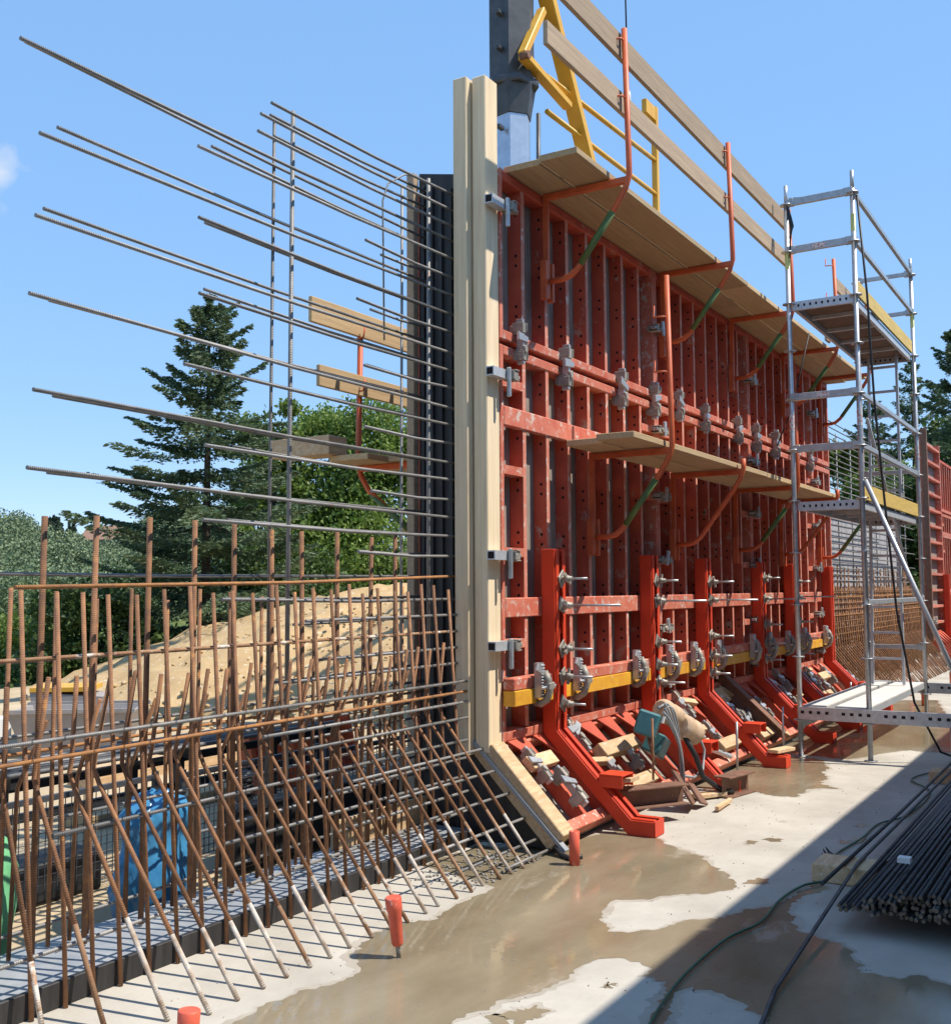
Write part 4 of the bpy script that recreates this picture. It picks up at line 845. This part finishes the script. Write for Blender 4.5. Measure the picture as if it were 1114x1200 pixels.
# ------------------------------------------------------------ reinforcement cage at the left
def cage(name, label, x0, x1, near):
    t = thing('rebar_cage', label, 'reinforcement', (x0,3.8,0)); J = lambda s: random.uniform(-s, s)
    def bar(nm, pts, r, m, n=7): return piece(MB().tube([(a-x0,b-3.8,c) for a,b,c in pts], r, n if near else 4).mesh(nm, M[m]), nm, t)
    k = 0; x = x0+.05
    while x < x1-.05:                                                    # front uprights, feet just before the kicker
        j = J(.015); bar('upright_bar', [(x+j,3.585,.002),(x+j+J(.012),3.70,1.62+J(.03))], .0098, 'rust' if near or k % 3 else 'rusto'); k += 1; x += .1445
    x = x0+.12
    while x < x1-.05:                                                    # rear uprights
        j = J(.02); bar('upright_bar', [(x+j,4.0,.10),(x+j+J(.015),3.99,1.60+J(.04))], .0098, 'rust'); x += .1445*(1.5 if near else 1)
    x = x0+.15
    while x < x1-.1:                                                     # thicker tall ones
        j = J(.02); bar('upright_bar', [(x+j,3.90,.10),(x+j+J(.02),3.90+J(.02),1.95+J(.02))], .0135, 'rust'); x += .283
    x = x0+.02
    while x < x1-.1:                                                     # starters: slab toe, up the slope, kinked into the wall
        j = J(.012); y1 = 3.06+J(.01)+(max(0, 2.95-x)*1.1 if near and x < 2.95 else 0); m1 = ('cement' if random.random() < .5 else 'dusty') if near else ('dusty' if random.random() < .3 else 'rust')
        f = random.uniform(.25, .42); p0 = Vector((x+j,y1,.002)); p1 = Vector((x+j+J(.01),3.735,.84)); pm = p0.lerp(p1, f)
        bar('starter_bar', [tuple(p0), tuple(pm)], .0104, m1)
        bar('starter_bar', [tuple(pm), tuple(p0.lerp(p1, .96)), (p1.x,3.745,.87), (p1.x+J(.008),3.74,.92), (p1.x+J(.03),3.685,1.25+J(.03))], .0100, 'rust'); x += .1445
    x = x0+.09
    while x < x1-.2:                                                     # rear starters leaning the other way
        j = J(.02); bar('starter_bar', [(x+j,3.99,.10),(x+j,3.96,.80),(x+j+J(.02),3.80+J(.02),1.12+J(.04))], .0095, 'rust'); x += .29
    return t, bar
cg, bar = cage('rebar_cage', 'tall rusty reinforcement cage with long grey bars reaching out of the wall', 1.55, 5.76, True)
XE = 5.868
front = [(4.25,4.05,4.18),(4.14,3.97,4.09),(4.03,3.95,3.99),(3.93,2.57,3.86),(3.81,3.54,3.76),(3.68,4.86,3.67),(3.56,2.67,3.50),(3.43,3.55,3.41),(3.31,4.78,3.30),
 (3.17,2.66,3.15),(3.05,3.56,3.04),(2.94,4.85,2.92),(2.80,2.64,2.82),(2.69,3.47,2.68),(2.57,4.85,2.56),(2.44,2.67,2.43),(2.33,3.61,2.31),(2.20,4.92,2.19),(2.08,2.65,2.11),(1.96,3.60,1.95),(1.83,4.80,1.83),(1.70,2.61,1.63),(1.55,3.73,1.57)]
for i, (zr, xe, zl) in enumerate(front): bar('level_bar', [(xe,3.745,zl),((xe+XE)/2,3.745,(zl+zr)/2-.012),(XE,3.745,zr)], .0092, 'rusto' if i in (21,) else 'steel')
back = [(4.33,4.30,4.27),(4.22,4.33,4.16),(4.0,2.76,4.0),(3.94,3.86,3.93),(3.78,5.33,3.75),(3.70,2.93,3.68),(3.53,3.82,3.51),(3.39,5.22,3.37),(3.29,2.87,3.29),(3.15,3.82,3.16),(3.02,5.18,3.01),(2.90,2.91,2.89),(2.76,3.75,2.75),(2.63,5.18,2.62),(2.48,2.94,2.47),(2.36,4.04,2.37),(2.23,5.25,2.23),(2.13,2.92,2.13),(1.98,4.0,1.98),(1.85,5.1,1.85),(1.70,1.5,1.69),(1.57,4.0,1.57)]
for i, (zr, xe, zl) in enumerate(back): bar('level_bar', [(xe,3.985,zl),((xe+XE)/2,3.985,(zl+zr)/2-.01),(XE,3.985,zr)], .0088, 'steel')
low = [(1.345,1.2,1.345,'dusty'),(1.45,4.3,1.45,'steel'),(1.24,4.5,1.24,'steel'),(1.14,4.1,1.14,'steel'),(1.03,1.2,1.03,'steel'),(.965,1.2,.955,'rusto'),(.90,3.9,.90,'steel'),(.80,4.2,.80,'steel'),(.66,2.72,.66,'steel'),(.55,4.4,.55,'steel'),(.44,3.6,.44,'steel'),(.22,1.2,.22,'steel'),(.34,4.6,.34,'steel')]
for z1, xe, z0, m in low:
    yy = 3.63 if z1 > .9 else 3.625; bar('level_bar', [(xe,yy+.075 if z1 > 1.1 else yy,z0),(XE,yy+.075 if z1 > 1.1 else yy,z1)], .0088, m)
    bar('level_bar', [(xe+.25,4.01,z0-.03),(XE,4.01,z1-.02)], .0085, 'rusto' if m == 'rusto' else 'steel')
for y, z, xe in ((3.33,.34,4.9),(3.22,.20,4.6),(3.13,.085,4.9),(3.43,.47,4.7),(3.05,.03,5.3),(3.52,.60,4.5)): bar('level_bar', [(xe,y+.03,z),(XE-.01,y+.03,z)], .0088, 'steel')
for x, y, z0, z1, r in ((4.27,3.79,.50,4.23,.0125),(4.35,4.0,.45,4.27,.0095),(5.58,3.785,.62,4.29,.0125),(5.57,3.99,.3,4.28,.0095)): bar('upright_bar', [(x-.02,y,z0),(x,y,z1)], r, 'steel')
bar('upright_bar', [(5.36,3.98,3.2),(5.33,3.97,4.10),(5.36,3.95,4.22),(5.50,3.92,4.32),(5.62,3.9,4.34)], .006, 'steel')
mb = MB()
for z1, xe, z0, m in low:
    for k in range(30):
        x = 1.6+.1445*k
        if x < xe or x > 5.7 or random.random() < .25: continue
        q = (x-xe)/(XE-xe); zz = z0+(z1-z0)*q; yy = 3.63+(.075 if z1 > 1.1 else 0)
        c = (x-1.55+random.uniform(-.004,.004), yy-3.8-.004, zz)
        mb.tube([(c[0]-.012,c[1],c[2]-.013),(c[0]-.002,c[1]-.024,c[2]-.002),(c[0]+.012,c[1]-.002,c[2]+.014),(c[0]+.006,c[1]-.030,c[2]+.020)], .0018, 3, False)
tw = piece(mb.mesh('tie_wire', M['darkbar']), 'tie_wire', cg); tw['kind'] = 'stuff'
# kicker: a dark board along the foot of the cage with a wet sheet behind it
single(MB().box(0,4.75,3.605,3.632,.0,.10), 'kicker_board', M['blackply'], 'dark dirty board on edge along the foot of the reinforcement cage', 'board', (1.1,0,.001), None, .003)
single(MB().box(0,4.72,3.634,4.10,.0,.09), 'kicker', M['bluewrap'], 'low wet concrete upstand under the cage, pale and bluish', 'kicker', (1.1,0,.001))
single(MB().box(0,.92,-.016,.016,0,.17), 'board_offcut', M['block'], 'pale sawn board on edge between the cage bars by the black end board', 'board', (4.93,4.035,.092), None, .003).rotation_euler = (0,0,R(-2))
mb = MB()
for _ in range(200):
    x, y = random.uniform(4.9,5.72), random.uniform(3.05,3.5); s_ = random.uniform(.004,.011); mb.lathe([(s_*.8,-s_*.3),(s_,0.),(s_*.5,s_*.6)], (x,y,.006), 5)
struct(mb, 'mortar_crumbs', mat('grey mortar crumbs', (.30,.29,.27), (.22,.21,.20), .95), 'stuff')

# the wall beyond: more reinforcement, then another formwork
cage('rebar_cage', 'far rusty reinforcement cage past the end of the red wall, behind the scaffold', 15.5, 23.2, False)
fc = [c for c in COL.objects if c.name.startswith('rebar_cage')][-1]
for k in range(27):
    z = 1.72+.092*k; xe = 15.4 if k % 2 else 15.9; piece(MB().tube([(xe-15.5,-.05,z),(23.3-15.5-(k%3)*.9,-.05,z+random.uniform(-.03,.03))], .010, 4).mesh('level_bar', M['steel']), 'level_bar', fc)
for k in range(17):
    z = .12+.09*k; piece(MB().tube([(0,-.14,z),(7.7,-.14,z)], .009, 4).mesh('level_bar', M['rusto'] if k % 3 == 0 else M['rust']), 'level_bar', fc)
for k in range(8): piece(MB().tube([(.4+k*.95,.0,.6),(.4+k*.95,.0,4.0)], .010, 4).mesh('upright_bar', M['steel']), 'upright_bar', fc)
for i in range(3):
    mb = MB(); mb.box(0,2.68,4.08,4.10,.05,3.05)
    single(mb, 'back_formwork', mat('light grey sheathing', (.42,.41,.42), (.30,.29,.30), .85, scale=7, spots=(.6,.6,.6), sscale=30, sthr=.55) if i == 0 else GS, f'grey sheathing board behind the far reinforcement cage, {NTH[i]} along it', 'formwork', (15.6+2.7*i,0,0), 'panels of the far side of the wall')
    if i == 0: GS = bpy.data.materials['light grey sheathing']
def rung_panel(x0, label):   # open frame with rungs
    t = thing('formwork_section', label, 'formwork', (x0,FY,0), 'red steel formwork panels of the wall'); W = 1.9
    for z0, z1 in ((.5,4.75),):
        piece(MB().box(0,.06,0,.12,z0,z1).mesh('side_frame', M['redrail']), 'side_frame', t); piece(MB().box(W-.06,W,0,.12,z0,z1).mesh('side_frame', M['redrail']), 'side_frame', t)
        z = z0
        while z < z1: piece(MB().box(.062,W-.062,.004,.11,z,z+.05).mesh('cross_rib', M['redrail']), 'cross_rib', t); z += .34
        piece(MB().box(.002,W-.002,.121,.14,z0,z1).mesh('face_sheet', M['ply']), 'face_sheet', t)
rung_panel(23.5, 'narrow red formwork panel with rungs like a ladder at the right edge')
panel(25.42, 2.7, 'low', 'red formwork panel of the second formwork at the right edge, lower row'); panel(25.42, 2.7, 'up', 'red formwork panel of the second formwork at the right edge, upper row')
haunch(23.5, 2.7, 'sloping red panel at the foot of the second formwork, right edge')
copy_tree(sb0, (25.3,0,0), 'bright red bent upright of the second formwork, at the right edge')
single(MB().box(-.04,.04,-.1,.02,0,4.4), 'timber_post', M['iron'], 'brown timber upright at the near end of the second formwork', 'post', (23.40,3.56,.5), None, .004)
panel_clamp('grey clamp low on the second formwork at the right edge', (23.55,FY,.9), (0,R(90),0), 1.0)

# ------------------------------------------------------------ site things behind the cage, left
mb = MB(); n = 46; prof = [(.0,.54),(.04,.555),(.08,.55),(.12,.53),(.165,.50),(.185,.46),(.19,.42),(.18,.37),(.168,.33),(.18,.28),(.20,.23),(.21,.17),(.22,.11),(.215,.05),(.20,.0)]
vs = []; fs = []
for i, (r, z) in enumerate(prof):
    for k in range(n):
        a = 6.283*k/n; w_ = 1+.07*math.sin(3*a+z*9)+.05*math.sin(7*a-z*24)+.045*math.sin(13*a+z*31)+.03*math.sin(19*a-z*50); vs.append((r*1.25*w_*math.cos(a), r*.85*w_*math.sin(a), z+.02*math.sin(5*a+i)))
for i in range(len(prof)-1):
    for k in range(n): fs.append((i*n+k, (i+1)*n+k, (i+1)*n+(k+1)%n, i*n+(k+1)%n))
mb._add(vs, fs, None, True)
single(mb, 'plastic_bag', M['blue'], 'crumpled blue plastic sack standing behind the reinforcement cage', 'sack', (3.88,4.36,.0)).scale = (.84,.8,1.02)
mb = MB(); vs = []; fs = []; prof = [(.0,.62),(.09,.60),(.17,.52),(.21,.38),(.22,.2),(.20,.0)]
for i, (r, z) in enumerate(prof):
    for k in range(n): a = 6.283*k/n; w_ = 1+.08*math.sin(4*a+z*8); vs.append((r*w_*math.cos(a), r*w_*math.sin(a), z))
for i in range(len(prof)-1):
    for k in range(n): fs.append((i*n+k, (i+1)*n+k, (i+1)*n+(k+1)%n, i*n+(k+1)%n))
mb._add(vs, fs, None, True); single(mb, 'woven_sack', M['greensack'], 'rounded green sack at the left edge behind the cage', 'sack', (2.89,4.44,.0)).scale = (1.0,.9,.95)
for i, (x, y, w_, z0, z1) in enumerate(((3.35,4.95,1.05,.02,.50),(4.55,4.85,1.2,.02,.50),(5.75,4.75,1.1,.02,.48))):
    t = thing('mesh_barrier', f'dark wire mesh barrier panel behind the cage, {["left of the blue sack","right of the blue sack","behind the black end board"][i]}', 'barrier', (x,y,0), 'wire mesh barriers behind the cage')
    mb = MB()
    for k in range(int(w_/.04)): mb.box(k*.04,k*.04+.004,0,.004,z0,z1)
    for k in range(int((z1-z0)/.045)): mb.box(0,w_,.0045,.0085,z0+k*.045,z0+k*.045+.004)
    g_ = piece(mb.mesh('wire_grid', M['crane']), 'wire_grid', t); g_['kind'] = 'stuff'
    piece(MB().box(-.03,.0,-.01,.02,-.05,z1+.05).mesh('post', M['crane']), 'post', t); piece(MB().box(w_,w_+.03,-.01,.02,-.05,z1+.05).mesh('post', M['crane']), 'post', t)
    piece(MB().box(0,w_,-.01,.02,z1,z1+.03).mesh('top_bar', M['crane']), 'top_bar', t)
single(MB().box(0,2.3,0,.16,-.06,.30), 'steel_beam', M['black'], 'added dark box for the shade behind the cage, right of the blue sack', 'steel beam', (4.75,4.62,0), None, .01)  # black box added to darken the area behind the cage, not a beam
single(MB().box(0,.85,0,.30,-.06,.16), 'steel_beam', M['black'], 'added low dark box for the shade behind the cage, left of the blue sack', 'steel beam', (3.25,5.02,0), None, .01)  # second black box, added for the darkness left of the sack
t = thing('trestle_table', 'black steel trestle carrying a row of long pipes behind the cage', 'trestle', (3.5,5.4,0))
for x in (.2,1.5,2.9): 
    for y in (0,.45): piece(MB().box(x,x+.06,y,y+.06,-.06,.52).mesh('leg', M['black']), 'leg', t)
    piece(MB().box(x,x+.06,-.1,.6,.52,.58).mesh('crossbar', M['black']), 'crossbar', t)
for z in (.30,.48): piece(MB().box(.1,3.2,.02,.06,z,z+.05).mesh('side_bar', M['black']), 'side_bar', t)
for k in range(7): single(MB().tube([(3.3+.1*(k%3),5.30+.07*k,.597),(6.5-.15*(k%4),5.26+.07*k,.60)], .016, 8), 'steel_pipe', M['darkbar' if k % 3 else 'steel'], f'long dark pipe on the black trestle behind the cage, {NTH[k]} of the row', 'pipe', (0,0,0), 'pipes on the trestle')
t = thing('steel_tub', 'grey steel mixing tub with sloping sides far behind the cage', 'tub', (7.35,9.4,-.06))
mb = MB(); q = [(-.45,-.3),(.45,-.3),(.45,.3),(-.45,.3)]; T = [(-.62,-.4),(.62,-.4),(.62,.4),(-.62,.4)]
mb._add([(a,b,0) for a,b in q]+[(a,b,.46) for a,b in T]+[(a*.94,b*.92,.46) for a,b in T]+[(a*.94,b*.92,.06) for a,b in q], [(3,2,1,0),(0,1,5,4),(1,2,6,5),(2,3,7,6),(3,0,4,7),(4,5,9,8),(5,6,10,9),(6,7,11,10),(7,4,8,11),(8,9,13,12),(9,10,14,13),(10,11,15,14),(11,8,12,15),(12,13,14,15)])
piece(mb.mesh('body', M['tub']), 'body', t); t.rotation_euler = (0,0,R(-52))
for s_ in (-1,1): piece(MB().box(-.64,.64,s_*.41-.015,s_*.41+.015,.45,.49).mesh('rim', M['tub']), 'rim', t)
t = thing('yellow_skip', 'pale container with yellow rim just behind the grey steel tub', 'container', (7.95,10.35,-.06)); t.rotation_euler = (0,0,R(-50))
piece(MB().prism([(-.28,0),(.30,0),(.42,.50),(-.36,.56)], -.3, .3, 'y').mesh('body', M['tub']), 'body', t); piece(MB().box(-.36,.30,-.31,.31,.562,.61).mesh('rim', M['yellow']), 'rim', t)
single(MB().box(-.45,.45,-.3,.3,0,.36), 'insulation_block', M['white'], 'white block lying at the far left behind the cage', 'block', (6.6,10.4,-.06), None, .01)
for i, (x, y, a, lb) in enumerate([(6.75,6.25,8,'left red steel formwork frame standing behind the cage'),(7.22,6.15,-6,'middle red steel formwork frame standing behind the cage'),(7.75,6.25,12,'right red steel formwork frame standing behind the cage')]):
    t = thing('formwork_bracing', lb, 'formwork', (x,y,-.06), 'red frames stacked behind the cage'); t.rotation_euler = (R(-12),0,R(a))
    piece(MB().box(-.22,.22,.0,.02,0,.52).mesh('plate', M['orange']), 'plate', t)
    for xx in (-.22,.16): piece(MB().box(xx,xx+.06,-.09,-.001,0,.54).mesh('rib', M['orange']), 'rib', t)
    piece(MB().prism([(-.085,.05),(-.001,.05),(-.001,.45)], -.05, -.03).mesh('gusset', M['red']), 'gusset', t)
mb = MB()
for k in range(9): mb.lathe([(.045,k*.04),(.06,k*.04+.01),(.06,k*.04+.026),(.045,k*.04+.036)], (0,0,0), 12)
single(mb, 'drain_pipe', M['black'], 'black ribbed drain pipe standing behind the cage, right of the blue sack', 'pipe', (5.1,4.9,.10))
single(MB().box(0,2.4,-.15,.15,0,.10), 'timber_beam', M['plankx'], 'long yellow timber lying beyond the trestle', 'beam', (5.0,6.4,-.06), None, .004)
single(MB().box(0,2.6,-.12,.12,0,.16), 'timber_beam', M['block'], 'stacked pale timber far behind the cage', 'beam', (6.0,7.7,-.06), None, .004)
t = thing('red_sign_post', 'red and white striped barrier post at the far left edge', 'post', (5.25,9.0,-.06))
for k in range(5): piece(MB().box(-.05,.05,-.02,.02,.16*k,.16*k+.16).mesh('stripe', M['white'] if k % 2 else M['pvc']), 'stripe', t)

# ------------------------------------------------------------ things on the slab in front
def marker(x, y, lb, tilt=(0,0)):
    t = thing('rebar_marker', lb, 'marker', (x,y,0), 'red capped marker rods'); t.rotation_euler = (tilt[0],tilt[1],0)
    piece(MB().tube([(0,0,0),(0,0,.09)], .010, 8).mesh('rod', M['steel']), 'rod', t)
    piece(MB().lathe([(.020,.055),(.026,.066),(.031,.20),(.036,.212),(.037,.262),(.033,.266),(.029,.262)], (0,0,0), 14).mesh('cap', M['pvc']), 'cap', t)
    piece(MB().lathe([(.029,.250),(.029,.2615)], (0,0,0), 12).mesh('plug', M['cable']), 'plug', t)
marker(3.883, 2.801, 'red plastic marker cap on a short rod standing in the wet concrete', (R(-4),R(-4)))
marker(2.49, 2.64, 'red plastic marker cap cut by the bottom edge of the view', (0,R(4)))
def pipe(x, y, h, lb, r=.031):
    single(MB().lathe([(r,0),(r,h),(r*.85,h+.002),(r*.85,h-.03)], (0,0,0), 14), 'drain_stub', M['pvc'], lb, 'pipe', (x,y,0), 'red pipe stubs cast into the slab')
pipe(5.684, 2.837, .195, 'red pipe stub standing by the foot of the leaning timber')
for i, (x, y, lb) in enumerate(((16.9,2.85,'far red pipe stub left of the scaffold stay'),(15.6,2.45,'far red pipe stub under the scaffold, nearest the deck'),(19.0,2.55,'far red pipe stub furthest right by the ladder'))): pipe(x, y, .22, lb, .045)

t = thing('rebar_bundle', 'large bundle of dark straight rebars lying on timber blocks at the right', 'rebar', (5.2,.22,.10))
k = 0
for row in range(6):
    n_ = 42-row*3
    for j in range(n_):
        y = .045+.0125*row+(j+.5*(row % 2))*.0238+random.uniform(-.006,.006); z = .012+row*.020+random.uniform(-.004,.004); x = random.uniform(-.03,.07)+(.18 if random.random() < .08 else 0)
        q = random.uniform(-.02,.02)
        mb = MB(); mb.tube([(x,y,z),(x+2.2,y+q*.3,z+random.uniform(-.004,.004)),(x+6.4,y+q,z)], .0098, 6); mb.mi[-2:] = [1,1]
        piece(mb.mesh('rebar', [M['darkbar'], M['rustend']]), 'rebar', t)
single(MB().box(-.13,.13,-1.0,.18,0,.098), 'timber_block', M['block'], 'brown timber block under the near part of the rebar bundle', 'timber', (6.16,1.38,.002), None, .006)
single(MB().box(-.12,.12,-1.0,.16,0,.098), 'timber_block', M['block'], 'brown timber block under the far part of the rebar bundle', 'timber', (9.6,1.32,.002), None, .006)
single(MB().box(-.03,.03,-.03,.03,0,.025), 'label_tag', M['white'], 'small white tag lying on the rebar bundle', 'tag', (5.72,1.02,.24))
single(MB().tube([(5.58,1.395,.115),(7.6,1.37,.115),(10.6,1.34,.14)], .0105, 6), 'rebar', M['darkbar'], 'shorter loose dark bar lying beside the bundle, its end over the slab', 'rebar')
single(MB().tube([(3.55,1.16,.014),(4.3,1.27,.02),(6.1,1.33,.112),(10.9,1.29,.13)], .0105, 6), 'rebar', M['darkbar'], 'long loose dark bar running from the bottom edge up beside the bundle', 'rebar')
def smooth(pts, n=8):
    P = [Vector(p) for p in pts]; P = [P[0]*2-P[1]]+P+[P[-1]*2-P[-2]]; o = []
    for i in range(1, len(P)-2):
        for k in range(n):
            u = k/n; a, b, c, d = P[i-1:i+3]; o.append(.5*((2*b)+(c-a)*u+(2*a-5*b+4*c-d)*u*u+(3*b-a-3*c+d)*u**3))
    return o+[P[-2]]
z = .014
single(MB().tube(smooth([(3.2,1.36,z),(3.5,1.50,z),(3.79,1.58,z),(4.26,1.64,z),(4.81,1.64,z),(5.13,1.58,z),(5.55,1.60,z),(5.86,1.57,z),(6.0,1.50,z)]), .0065, 6), 'garden_hose', M['hose'], 'thin green hose curving over the slab from the bottom edge to the timber block', 'hose')
single(MB().tube(smooth([(6.32,1.60,z),(6.53,1.56,.03),(6.75,1.57,z),(7.16,1.53,z),(7.64,1.52,z),(8.06,1.40,z),(9.0,1.40,z),(9.5,1.62,z),(9.9,1.55,z),(10.1,1.40,z)]), .0065, 6), 'garden_hose', M['hose'], 'dark green hose winding along the left side of the rebar bundle', 'hose')
mb = MB()
for k in range(5): mb.tube([(6.45+.03*k,1.60-.02*k,.004),(6.47+.03*k,1.61,.05+.02*(k%2)),(6.5+.02*k,1.58,.006)], .004, 4)
single(mb, 'tie_wire', M['black'], 'tuft of dark tying wire by the end of the green hose', 'wire')
